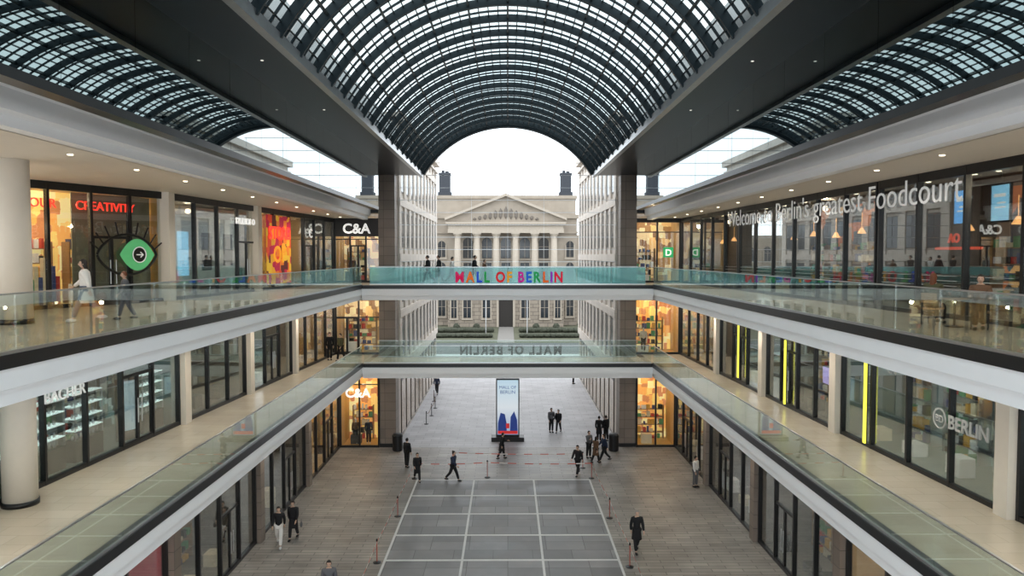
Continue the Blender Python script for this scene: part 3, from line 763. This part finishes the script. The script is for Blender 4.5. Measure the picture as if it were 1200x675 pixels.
for px, m, lab in ((1127, 'screenblue', 'blue menu screen hanging in the food court, further of the two'), (1172, 'screencyan', 'pale blue menu screen hanging in the food court, nearer of the two')):
    yy = 14.6 * F / (px - 595)
    t = thing('menu_screen', lab, 'screen', (14.6, yy, 14.0))
    b = MB(); b.box(0, .08, -.42, .42, 0, 1.15); b.build('housing', M['frame'], t)
    b = MB(); b.box(-.02, 0, -.38, .38, .05, 1.1); b.build('display', M[m], t)
    b = MB(); b.box(-.03, -.02, -.26, .26, .75, .85); b.box(-.03, -.02, -.26, .1, .55, .6); b.box(-.03, -.02, -.26, .2, .42, .47); b.build('menu_lines', M['signwhite'], t)
    b = MB(); b.tube((.04, 0, 1.15), (.04, 0, 1.5), .02); b.build('hanger', M['frame'], t)
dimred = mat('dim_red_neon', (.85, .10, .05), .5, es=.6, noise=0)
t = thing('neon_sign', 'red lit canopy with small neon letters inside the food court', 'sign', (14.8, 24.6, 13.45), -PI / 2)
b = MB(); b.box(-.9, .9, -.1, .4, -.24, -.15); b.build('canopy', dimred, t)
lett('AO', .42, dimred, t, 0, .0, y=0, off=.01)
t, L = shopfront((8.72, 51.5), (12.0, 51.5), Z2, H2, 2, 'green lettered shopfront facing the camera at the end of the upper right gallery', 'warm', transom=3.5)
b = MB(); b.box(2.05, 2.75, -.12, -.05, 1.75, 2.45); b.build('sign_board', mat('green_sign', (.02, .35, .12), .5, es=.5), t)
lett('D', .62, M['signwhite'], t, 2.4, 1.88, y=-.14, off=.01)
# right middle
rn = ['shopfront beside the near cream pilaster at the right edge of the middle gallery', 'shopfront with round logo and grey lettering on the middle right gallery', 'shopfront with a lilac screen on the middle right gallery',
      'fourth shopfront along the middle right gallery, in dim brown', 'warmly lit shopfront nearest the lower bridge on the middle right gallery']
for i, (y0, y1, st, n) in enumerate(((12, 18.9, 'cool', 4), (19.5, 28.3, 'cool', 4), (28.9, 35.8, 'dim', 4), (36.3, 42.8, 'dim', 3), (43.3, 51.4, 'warm', 4))):
    a, b_ = rseg(y0, y1)
    t, L = shopfront(a, b_, Z1, H1, n, rn[i], st, doors=(1,) if i in (2, 3) else ())
    if i == 1:
        lett('BERLIN', .56, M['dullwhite'], t, 7.55, 1.78, off=.01, y=-.1)
        ring(.29, .29, .028, M['dullwhite'], t, (6.25, 1.98), name='round_logo'); lett('BD', .30, M['dullwhite'], t, 6.25, 1.87, y=-.1)
        lett('CA', .45, M['dullwhite'], t, 3.6, 2.9, y=-.1)
t = thing('screen', 'lilac video screen glowing inside the middle right gallery shop', 'screen', (13.6, 31.2, 7.5))
b = MB(); b.box(0, .08, -.6, .6, 0, .8); b.build('housing', M['frame'], t); b = MB(); b.box(-.02, 0, -.55, .55, .05, .75); b.build('display', M['screenpink'], t)
b = MB(); b.box(.0, .08, -.05, .05, -1.35, 0); b.box(-.2, .2, -.3, .3, -1.35, -1.31); b.build('stand', M['frame'], t)
for y0, z0_, z1_, lab in ((26.3, 6.3, 9.3, 'nearest yellow vertical neon strip on the middle right gallery'), (33.3, 6.3, 9.2, 'second yellow vertical neon strip on the middle right gallery'), (39.4, 6.5, 9.3, 'farthest yellow vertical neon strip on the middle right gallery')):
    t = thing('neon_strip', lab, 'light strip', (lx(R2a, R2b, y0) - .14, y0, z0_))
    b = MB(); b.box(-.03, .03, -.07, .07, 0, z1_ - z0_); b.build('tube', M['neonyel'], t)
    b = MB(); b.box(.03, .06, -.1, .1, 0, z1_ - z0_); b.build('backing', M['frame'], t)
t, L = shopfront((8.72, 51.5), (12.0, 51.5), Z1, H1, 2, 'warm shop with full shelves facing the camera at the end of the middle right gallery', 'gold')
# right ground
rg = ['dim shopfront nearest the bottom edge on the right of the ground floor', 'second shopfront from the bottom on the right of the ground floor', 'third shopfront on the right of the ground floor, behind the person in white', 'black doored shopfront next to the yellow window on the right of the ground floor']
for i, (y0, y1, st) in enumerate(((14, 24.5, 'warm'), (25, 33.2, 'dim'), (33.7, 41.4, 'dim'), (41.9, 49.9, 'dark'))):
    shopfront((11.4, y1), (11.4, y0), 0, H0, 4, rg[i], st, doors=(1,), transom=3.6)
t, L = shopfront((8.72, 50.0), (11.4, 50.0), 0, H0, 2, 'bright yellow shop window with shelves facing the camera at the right of the ground floor', 'gold')
# pilasters
pm_ = {}
def pil(x, y, z, h, s, grp, m='cream'):
    k = (h, m)
    if k not in pm_:
        b = MB(); b.box(-.24, .24, -.27, .27, 0, h); pm_[k] = b.mesh('pilaster', M[m])
    o = ob('pilaster', pm_[k], None, (x, y, z)); tag(o, '%s stone pilaster between the shopfronts of the %s' % ('cream' if m == 'cream' else 'brown', grp), 'pilaster', 'pilasters of the ' + grp)
pil(-14.0, 30.6, Z2, H2, -1, 'upper left gallery'); pil(lx(L2a, L2b, 39) , 39, Z2, H2, -1, 'upper left gallery')
for y in (30.25, 36.75, 43.2): pil(lx(L1a, L1b, y), y, Z1, H1, -1, 'middle left gallery')
for y in (19.2, 28.6, 36.05, 43.05): pil(lx(R2a, R2b, y), y, Z1, H1, 1, 'middle right gallery')
for s in (-1, 1):
    for y in (24.75, 33.45, 41.65): pil(s * 11.4, y, 0, H0, s, 'ground floor on the ' + SIDE[s], 'stone')
# round columns
for z, h, lab in ((Z2, H2, 'thick round cream column on the upper left gallery'), (Z1, H1 + .05, 'thick round cream column on the middle left gallery')):
    t = thing('round_column', lab, 'column', (-13.45, 20.3, z))
    b = MB(); b.lathe([(.43, .14), (.43, h - .0)], n=40); b.build('shaft', M['cream'], t, smooth=True)
    b = MB(); b.lathe([(.46, 0), (.46, .14)], n=40); b.build('base_ring', M['frame'], t, smooth=True)

# ------------------------------------------------------------ balustrades
def railing(p0, p1, z, label, gm, n, cat='balustrade'):
    p0 = Vector(p0); p1 = Vector(p1); d = p1 - p0; L = d.length
    t = thing('glass_balustrade', label, cat, (p0.x, p0.y, z), math.atan2(d.y, d.x))
    b = MB(); b.box(0, L, -.03, .03, 1.13, 1.16); b.build('handrail', M['metal'], t)
    b = MB(); b.box(0, L, -.03, .03, .03, .09); b.build('base_rail', M['metal'], t)
    w = L / n; b = MB(); b.box(.012, w - .012, -.01, .01, .09, 1.13); me = b.mesh('glass_panel', gm)
    for i in range(n): ob('glass_panel', me, t, (i * w, 0, 0))
    return t
for s in (-1, 1):
    for z, nm in ((Z1, 'middle'), (Z2, 'upper')):
        railing((s * (E + .02), YA), (s * (E + .02), 47.0), z, 'long clear glass balustrade along the %s %s gallery' % (nm, SIDE[s]), M['rail'], 30)
# ------------------------------------------------------------ bridges
for z, nm in ((Z1, 'lower'), (Z2, 'upper')):
    t = thing('footbridge', 'white edged %s footbridge spanning between the galleries' % nm, 'bridge', (0, 48.5, z - .95))
    b = MB()
    b.prism([(-1.5, .3), (-1.5, .72), (1.5, .72), (1.5, .3), (1.35, .28), (1.35, 0), (-1.35, 0), (-1.35, .28)], -E, E, 'x'); b.build('deck_beam', M['white'], t)
    b = MB(); b.box(-E + .06, E - .06, -1.53, 1.53, .72, .95); b.build('deck_edge', M['black'], t)
    b = MB(); b.box(-E, E, -1.48, 1.48, .95, .962); b.build('walkway', M['galfloor'], t)
railing((-8.75, 47.05), (8.75, 47.05), Z2, 'teal tinted balustrade on the near side of the upper bridge', M['bridgeglass'], 8)
railing((-8.75, 49.95), (8.75, 49.95), Z2, 'pale balustrade on the far side of the upper bridge', M['rail'], 8)
railing((-E + .1, 47.05), (E - .1, 47.05), Z1, 'clear balustrade on the near side of the lower bridge', M['rail'], 9)
railing((-8.75, 49.95), (8.75, 49.95), Z1, 'clear balustrade on the far side of the lower bridge', M['rail'], 8)
cols = [(.70, .01, .12), (.88, .16, .01), (.01, .07, .6), (.01, .33, .06), (.75, .01, .02), (.88, .36, .01), (.6, .01, .3), (.01, .12, .65), (.01, .33, .08), (.85, .12, .01), (.30, .02, .5), (.8, .01, .05)]
cm = [mat('letter_colour', c, .6, es=.25, noise=0) for c in cols]
def letters(root, size, mats, total, off):
    s_ = 'MALL OF BERLIN'; x = 0; ms = []
    for ch in s_:
        if ch == ' ': x += .34 * size; ms.append(None); continue
        me = text_mesh(ch, size, .03, off, 'LEFT', None)
        w = max(v.co.x for v in me.vertices) - min(v.co.x for v in me.vertices); mn = min(v.co.x for v in me.vertices)
        ms.append((me, x - mn)); x += w + .17 * size
    sc = total / x; k = 0
    for e in ms:
        if e is None: continue
        me, xx = e
        me.materials.append(mats[k % len(mats)]); k += 1
        o = ob('letter', me, root, ((xx - x / 2) * sc, 0, 0), UP); o.scale = (sc, 1, 1)
t = thing('sign', 'rainbow coloured capital letters on the near glass of the upper bridge', 'sign', (.15, 46.94, Z2 + .2), 0)
letters(t, .92, cm, 6.9, .03)
t = thing('sign', 'dark capital letters seen from behind on the far glass of the lower bridge', 'sign', (.15, 50.03, Z1 + .2), PI)
letters(t, .88, [M['frame']], 7.0, .035)

# ------------------------------------------------------------ ceiling lamps
b = MB(); b.lathe([(.07, 0), (.07, -.02), (.05, -.025)], n=14); dm = b.mesh('downlight', M['light'])
b = MB(); b.lathe([(.045, 0), (.045, -.02), (.03, -.025)], n=12); dm2 = b.mesh('downlight', mat('faint_lamp_glow', (.9, .85, .75), .5, es=.7, noise=0))
def downs(s, x, z, y0, y1, step, where, en, every=2, me=None):
    y = y0; k = 0
    while y < y1:
        o = ob('downlight', me or dm, None, (s * x, y, z)); tag(o, 'small round recessed downlight in the %s' % where, 'downlight', 'downlights in the ' + where)
        if en and k % every == 0:
            ld = bpy.data.lights.new('downlight_beam', 'SPOT'); ld.energy = en; ld.spot_size = math.radians(150); ld.spot_blend = .7; ld.shadow_soft_size = .08; ld.color = (1, .9, .76)
            lo = bpy.data.objects.new('downlight_beam', ld); C.objects.link(lo); lo.location = (s * x, y, z - .06); lo['kind'] = 'structure'
        y += step; k += 1
for s in (-1, 1):
    downs(s, 11.2, 15.6, 9, 50, 3.4, 'cream ceiling of the upper %s gallery' % SIDE[s], 260)
    downs(s, 11.2, Z2 - .95, 9, 50, 3.4, 'soffit over the middle %s gallery' % SIDE[s], 260)
    downs(s, 10.3, Z1 - .95, 14, 50, 3.4, 'soffit over the %s ground floor' % SIDE[s], 240)
    downs(s, 6.85, 18.46, 14, 30, 7, 'dark soffit on the %s of the vault' % SIDE[s], 0, me=dm2)

# ------------------------------------------------------------ ground furniture
p = G(595, 516)
t = thing('advertising_totem', 'tall digital advertising totem with a pale screen on the plaza', 'digital display', (p.x, p.y, 0))
b = MB(); b.box(-1.15, 1.15, -.45, .45, 0, .3); b.build('plinth', M['frame'], t)
b = MB(); b.box(-.82, .82, -.16, .16, .3, 4.4); b.build('housing', M['frame'], t)
m, tr, o_ = nt('totem_screen')
pr = tr.nodes.new('ShaderNodeBsdfPrincipled'); tr.links.new(pr.outputs[0], o_.inputs[0])
tc = tr.nodes.new('ShaderNodeTexCoord'); sp = tr.nodes.new('ShaderNodeSeparateXYZ'); tr.links.new(tc.outputs['Generated'], sp.inputs[0])
cr = tr.nodes.new('ShaderNodeValToRGB'); tr.links.new(sp.outputs[2], cr.inputs[0])
cr.color_ramp.elements[0].color = (.26, .35, .55, 1); cr.color_ramp.elements[1].color = (.52, .70, .82, 1); e = cr.color_ramp.elements.new(.5); e.color = (.70, .76, .80, 1)
tr.links.new(cr.outputs[0], pr.inputs['Emission Color']); pr.inputs['Emission Strength'].default_value = .9; pr.inputs['Base Color'].default_value = (.02, .02, .02, 1)
b = MB(); b.box(-.74, .74, -.18, -.16, .45, 4.3); b.build('screen', m, t)
b = MB(); b.prism([(-.7, .5), (-.1, .5), (-.05, 1.1), (-.2, 1.9), (-.5, 2.0), (-.68, 1.3)], -.19, -.18); b.prism([(.15, .5), (.7, .5), (.66, 1.5), (.45, 2.1), (.2, 1.7)], -.19, -.18); b.build('screen_figures', mat('screen_navy', (.02, .05, .25), .4, es=.4), t)
b = MB(); b.box(-.7, .7, -.2, -.19, .5, .72); b.box(-.12, .12, -.2, -.19, .9, 1.25); b.build('screen_red_band', mat('screen_red', (.6, .03, .03), .4, es=.5), t)
navy = mat('screen_text_blue', (.05, .12, .4), .4, es=.2)
lett('MALL OF', .3, navy, t, 0, 3.7, y=-.19, ext=.004, name='screen_text'); lett('BERLIN', .34, navy, t, 0, 3.35, y=-.19, ext=.004, name='screen_text')
for px, lab in ((466, 'black cylindrical litter bin beside the left stone pillar'), (719, 'black cylindrical litter bin beside the right stone pillar')):
    p = G(px, 528)
    t = thing('litter_bin', lab, 'bin', (p.x, p.y, 0))
    b = MB(); b.lathe([(.3, 0), (.34, .05), (.34, .95)], n=20); b.build('bin_body', M['frame'], t)
    b = MB(); b.lathe([(.36, .95), (.36, 1.03), (.28, 1.15), (.1, 1.18)], n=20); b.build('lid', M['black'], t)
# barrier posts and tape
stripe, tr, o_ = nt('red_white_tape')
pr = tr.nodes.new('ShaderNodeBsdfPrincipled'); tr.links.new(pr.outputs[0], o_.inputs[0])
ck = tr.nodes.new('ShaderNodeTexChecker'); ck.inputs['Scale'].default_value = 2.0; ck.inputs[1].default_value = (.62, .12, .08, 1); ck.inputs[2].default_value = (.72, .66, .64, 1)
tc = tr.nodes.new('ShaderNodeTexCoord'); tr.links.new(tc.outputs['Object'], ck.inputs[0]); tr.links.new(ck.outputs[0], pr.inputs['Base Color'])
M['redpost'] = mat('red_post', (.35, .07, .05), .5)
def post(p, lab):
    t = thing('barrier_post', lab, 'barrier post', (p.x, p.y, 0.012 if ix0 < p.x < ix1 and iy0 < p.y < iy1 else 0))
    b = MB(); b.lathe([(.17, 0), (.17, .03), (.05, .06)], n=14); b.build('foot', M['frame'], t)
    b = MB(); b.tube((0, 0, .05), (0, 0, .95), .022); b.build('pole', M['redpost'], t)
    b = MB(); b.lathe([(.04, .93), (.04, 1.0), (.03, 1.03)], n=10); b.build('cap', M['frame'], t)
def tape(a, c, lab):
    b = MB(); n = 10; vs = []; fs = []
    for i in range(n + 1):
        u = i / n; q = a.lerp(c, u); z = .92 - .07 * 4 * u * (1 - u)
        vs += [(q.x, q.y, z), (q.x, q.y, z - .05)]
    for i in range(n): fs.append((2 * i, 2 * i + 2, 2 * i + 3, 2 * i + 1))
    b.add(vs, fs); tag(b.build('barrier_tape', stripe), lab, 'tape')
pts = [Vector((-5.5, 25.5, 0)), Vector((-5.55, 31.0, 0)), Vector((-5.5, 36.6, 0)), Vector((-5.45, 42.9, 0)), Vector((-1.2, 43.1, 0)), Vector((4.9, 42.9, 0)), Vector((5.05, 36.3, 0)), Vector((5.1, 30.5, 0)), Vector((5.1, 25.2, 0))]
pl = ['barrier post on the left side of the inlay, nearest the camera', 'second barrier post from the camera on the left side', 'third barrier post from the camera on the left side', 'barrier post at the far left corner of the inlay', 'barrier post in the middle of the far tape line',
      'barrier post at the far right corner of the inlay', 'third barrier post from the camera on the right side', 'second barrier post from the camera on the right side', 'barrier post on the right side of the inlay, nearest the camera']
for p, l in zip(pts, pl): post(p, l)
tn = ['from the near left post', 'left side middle', 'left side far end', 'far side left part', 'far side right part', 'right side far end', 'right side middle', 'to the near right post']
for k, (a, c) in enumerate(zip(pts, pts[1:])): tape(a, c, 'red and white tape strung between the barrier posts, stretch ' + tn[k])
q0, q1 = Vector((-3.4, 45.3, 0)), Vector((4.6, 45.0, 0))
post(q0, 'barrier post at the left end of the second tape line behind the inlay'); post(q1, 'barrier post at the right end of the second tape line behind the inlay')
tape(q0, q1, 'second red and white tape line strung across behind the inlay')
# stanchions by left building
sts = [Vector((-6.3, 57, 0)), Vector((-6.2, 60, 0)), Vector((-6.2, 63, 0)), Vector((-6.6, 66, 0))]
for i, p in enumerate(sts):
    t = thing('stanchion', 'slim metal stanchion on the plaza by the left building, %s' % ['nearest of the row', 'second of the row', 'third of the row', 'farthest of the row'][i], 'stanchion', p)
    b = MB(); b.lathe([(.18, 0), (.18, .03), (.03, .06), (.03, .95), (.05, 1.0)], n=12); b.build('post', M['frame'], t)
b = MB()
for a, c in zip(sts, sts[1:]):
    q = [a.lerp(c, i / 8) + Vector((0, 0, .9 - .3 * 4 * (i / 8) * (1 - i / 8))) for i in range(9)]; b.path(q, .02)
tag(b.build('rope', M['cbrown']), 'sagging rope hung on the stanchions by the left building', 'rope')
# cafe table and chairs, upper right gallery
t = thing('cafe_table', 'small round cafe table on the upper right gallery', 'table', (11.65, 19.25, Z2))
b = MB(); b.lathe([(.36, .72), (.36, .75)], n=24); b.build('table_top', M['wood'], t)
b = MB(); b.lathe([(.22, 0), (.22, .03), (.03, .05), (.03, .72)], n=14); b.build('pedestal', M['frame'], t)
def chair(p, rz, lab):
    t = thing('cafe_chair', lab, 'chair', p, rz)
    b = MB(); b.box(-.21, .21, -.2, .22, .42, .46); b.build('seat', M['wood'], t)
    b = MB(); b.box(-.2, .2, .21, .24, .6, .86); b.build('backrest', M['wood'], t)
    for x in (-.18, .18):
        b = MB(); b.tube((x, -.17, 0), (x, -.17, .42), .015); b.build('leg', M['frame'], t)
        b = MB(); b.tube((x, .23, 0), (x, .22, .84), .015); b.build('leg', M['frame'], t)
chair(Vector((11.45, 19.9, Z2)), 2.2, 'cafe chair under the auburn haired seated person'); chair(Vector((11.9, 18.6, Z2)), -.6, 'cafe chair under the dark haired seated person')
# lit poster screen inside the jewellery shop
t = thing('poster_screen', 'pale lit poster screen just behind the glass of the jewellery shopfront', 'digital display', (-14.15, 27.4, Z1 + .03), PI / 2 - .45)
b = MB(); b.box(-.4, .4, -.05, .05, 0, 2.3); b.build('housing', M['frame'], t)
b = MB(); b.box(-.33, .33, -.065, -.05, .35, 2.2); b.build('screen', M['screendim'], t)
# mannequins
def mannequin(p, rz, lab, top='cgrey', grp=None):
    d = get_pose('stand'); t = thing('mannequin', lab, 'mannequin', p, rz)
    o = ob('figure', d['body'], t); omat(o, M['plastwhite']); o = ob('jacket', d['jacket'], t); omat(o, M[top]); o = ob('trousers', d['trousers'], t); omat(o, M['cblack'])
mannequin((-10.5, 50.9, .03), 0, 'left mannequin in the yellow fashion window on the ground floor', 'cbrown')
mannequin((-9.6, 50.8, .03), .3, 'right mannequin in the yellow fashion window on the ground floor', 'cnavy')
mannequin((9.6, 52.3, Z1 + .03), 0, 'mannequin in the warm shop facing the camera on the middle right gallery', 'cwhite')
mannequin((-10.9, 52.3, Z2 + .03), 0, 'mannequin inside the fashion store entrance on the upper left gallery', 'cnavy')

# ------------------------------------------------------------ classical building
cb = thing('classical_building', 'pale neoclassical building with pediment and six columns at the end of the view', 'building', (-.35, 139, 0))
W = 13.3
b = MB(); b.box(-W, W, 0, 20, 0, 7.6); b.build('rusticated_base', M['classicbase'], cb)
b = MB(); b.box(-W, W, .15, 20, 7.6, 20.6); b.build('main_wall', M['classic'], cb)
b = MB(); b.box(-W - .3, W + .3, -.4, 20, 20.0, 20.7); b.box(-W + .2, W - .2, .4, 19, 20.7, 23.7); b.box(-W, W, .1, 19, 23.7, 24.3); b.build('attic', M['classic'], cb)
b = MB()
for z in (7.5, 17.2): b.box(-W - .15, W + .15, -.25, .2, z, z + .35)
b.build('string_course', M['classic'], cb)
PW = 10.6
pale = mat('lighter_sandstone', (.39, .34, .28), .8, noise=.15)
b = MB(); b.box(-PW, PW, -3.2, .2, 0, 7.8); b.box(-PW - .2, PW + .2, -3.4, .2, 7.4, 7.9); b.build('portico_base', M['classicbase'], cb)
b = MB(); b.box(-PW, PW, -3.1, .2, 17.2, 18.0); b.box(-PW + .1, PW - .1, -3.0, .2, 18.0, 18.8); b.box(-PW - .4, PW + .4, -3.5, .2, 18.8, 19.2); b.build('entablature', pale, cb)
b = MB()
b.prism([(-PW - .5, 19.2), (PW + .5, 19.2), (PW + .5, 19.5), (0, 23.9), (-PW - .5, 19.5)], -2.7, .3, mi=1)
b.prism([(-PW - .5, 19.5), (0, 23.9), (PW + .5, 19.5), (PW + .5, 19.95), (0, 24.4), (-PW - .5, 19.95)], -3.6, .3, mi=0); b.build('pediment', [pale, M['classic']], cb)
b = MB()
for i in range(15):
    x = -7 + i; hmax = 19.6 + (7.6 - abs(x)) / 10.5 * 4.0
    if hmax > 20.2: b.ico((x * .95, -2.8, (19.6 + hmax) / 2 - .15), (.35, .28, (hmax - 19.6) * .42), 1)
b.build('tympanum_relief', mat('relief_stone', (.15, .13, .11), .8, noise=.3), cb)
b = MB()
for i in range(41): b.box(-PW + .1 + i * .52, -PW + .38 + i * .52, -3.42, -3.1, 18.55, 18.8)
b.build('dentil_course', M['classic'], cb)
for i in range(6):
    x = -8.85 + i * 3.54
    b = MB(); b.lathe([(.76, 7.9), (.76, 8.2), (.62, 8.4), (.64, 11), (.54, 16.2)], c=(x, -2.3, 0), n=16); co = b.build('column', pale, cb, smooth=True)
    b = MB(); b.lathe([(.54, 16.2), (.56, 16.5), (.8, 17.0)], c=(x, -2.3, 0), n=12); b.box(x - .78, x + .78, -3.08, -1.55, 17.0, 17.2); b.build('capital', pale, co)
def archwin(x, y, z, w, h, arch=True, name='window'):
    b = MB(); pts = [(x - w / 2, z), (x + w / 2, z)]
    if arch: pts += [(x + w / 2 * math.cos(a), z + h - w / 2 + w / 2 * math.sin(a)) for a in [PI * k / 8 for k in range(9)]]
    else: pts += [(x + w / 2, z + h), (x - w / 2, z + h)]
    b.prism(pts, y - .05, y + .05); o = b.build(name, M['darkglass'], cb)
    fb = MB(); fb.box(x - w / 2 - .2, x - w / 2, y - .15, y, z - .2, z + h * (.75 if arch else 1)); fb.box(x + w / 2, x + w / 2 + .2, y - .15, y, z - .2, z + h * (.75 if arch else 1)); fb.box(x - w / 2 - .3, x + w / 2 + .3, y - .25, y, z - .4, z - .15)
    fb.box(x - .03, x + .03, y - .1, y, z, z + h - .1); fb.box(x - w / 2, x + w / 2, y - .1, y, z + h * .55, z + h * .55 + .06)
    fb.build('window_frame', pale, o)
for x in (-12.0, 12.0):
    archwin(x, .12, 9.0, 1.4, 2.8); archwin(x, .12, 12.8, 1.4, 3.0); archwin(x, -.03, 1.8, 1.3, 3.1, False)
for i in range(5):
    x = -7.08 + i * 3.54
    archwin(x, .12, 8.6, 1.7, 3.1, False); archwin(x, .12, 12.6, 1.9, 3.8)
    if i != 2: archwin(x, -3.23, 1.7, 1.4, 3.3, False)
for x in (-9.5, 9.5): archwin(x, -3.23, 1.7, 1.0, 3.3, False)
b = MB(); b.box(-1.3, 1.3, -3.3, -3.18, 0, 5.1); do = b.build('door', mat('bronze_door', (.02, .017, .015), .5), cb)
b = MB(); b.box(-1.7, -1.3, -3.5, -3.2, 0, 5.4); b.box(1.3, 1.7, -3.5, -3.2, 0, 5.4); b.box(-2.0, 2.0, -3.6, -3.2, 5.2, 5.7); b.build('door_surround', pale, do)
for x in (-11.5, 11.3):
    b = MB(); b.box(x - 1.25, x + 1.25, .8, 3.2, 24.3, 25.0); b.box(x - 1.0, x + 1.0, 1, 3, 25.0, 28.4); b.box(x - 1.1, x + 1.1, .9, 3.1, 28.2, 28.6)
    b.box(x - .6, x - .1, 1.5, 2.5, 28.6, 29.1); b.box(x + .1, x + .7, 1.5, 2.5, 28.6, 28.95); b.build('roof_block', M['classicdark'], cb)
for s in (-1, 1):
    b = MB(); b.box(min(s * W, s * 36), max(s * W, s * 36), 3, 16, 0, 17); b.build('side_wing', M['classic'], cb)
    for i in range(6):
        for z in (2.0, 7.0, 12.0): archwin(s * (15.6 + i * 3.5), 2.95, z, 1.4, 2.8, z == 12)
# hedges and shrubs before it
def hedge(x0, x1, y, h, lab, grp=None):
    b = MB(); n = max(3, int((x1 - x0) / .5))
    for i in range(n):
        x = x0 + (i + .5) * (x1 - x0) / n
        b.ico((x, y + random.uniform(-.2, .2), h * .5), (random.uniform(.45, .6), random.uniform(.5, .8), h * random.uniform(.5, .55)), 2, lambda p: p * random.uniform(.9, 1.08))
    tag(b.build('hedge', M['hedge']), lab, 'hedge')
hedge(-13, -2.5, 126, .8, 'low clipped hedge left of the door path of the classical building'); hedge(2, 12.5, 126, .8, 'low clipped hedge right of the door path of the classical building')
hedge(-13, -2.5, 118, .7, 'nearer hedge on the left lawn beside the street'); hedge(2, 12.5, 118, .7, 'nearer hedge on the right lawn beside the street')
for x in (-9, -5.5, 5, 8.5):
    b = MB()
    b.ico((x, 130, .6), (.6, .6, .6), 3, lambda p: p * random.uniform(.85, 1.12))
    tag(b.build('shrub', M['hedge']), 'round shrub on the lawn, %s' % {-9: 'far left one', -5.5: 'left of the door', 5: 'right of the door', 8.5: 'far right one'}[x], 'shrub')
b = MB(); b.box(-1.6, 1.0, 111, 136, -.02, .01); tag(b.build('path', M['path']), 'dull path leading to the door of the classical building', 'path', kind='structure')
for x, l in ((-3.6, 'flagpole left of the path to the classical building'), (3.2, 'flagpole right of the path to the classical building')):
    b = MB(); b.lathe([(.09, 0), (.05, 8.5), (.1, 8.6), (.02, 8.8)], c=(x, 122, 0), n=8); tag(b.build('flagpole', M['metal']), l, 'flagpole')

# ------------------------------------------------------------ world, camera
w = bpy.data.worlds.new('overcast_sky'); S.world = w; w.use_nodes = True
t = w.node_tree; bg = t.nodes['Background']
tc = t.nodes.new('ShaderNodeTexCoord'); nz = t.nodes.new('ShaderNodeTexNoise'); nz.inputs['Scale'].default_value = 2.2; nz.inputs['Detail'].default_value = 5
t.links.new(tc.outputs['Generated'], nz.inputs['Vector'])
cr = t.nodes.new('ShaderNodeValToRGB'); cr.color_ramp.elements[0].position = .35; cr.color_ramp.elements[0].color = (.74, .84, .92, 1); cr.color_ramp.elements[1].position = .62; cr.color_ramp.elements[1].color = (.96, .98, 1, 1)
t.links.new(nz.outputs[0], cr.inputs[0]); t.links.new(cr.outputs[0], bg.inputs[0]); bg.inputs[1].default_value = 3.1
cd = bpy.data.cameras.new('camera'); cd.sensor_width = 36; cd.lens = F / 1200 * 36; cd.clip_end = 500
co = bpy.data.objects.new('camera', cd); C.objects.link(co); co.location = CAM; co.rotation_euler = (PI / 2 - TH, 0, -YAW)
S.camera = co
S.view_settings.view_transform = 'Standard'
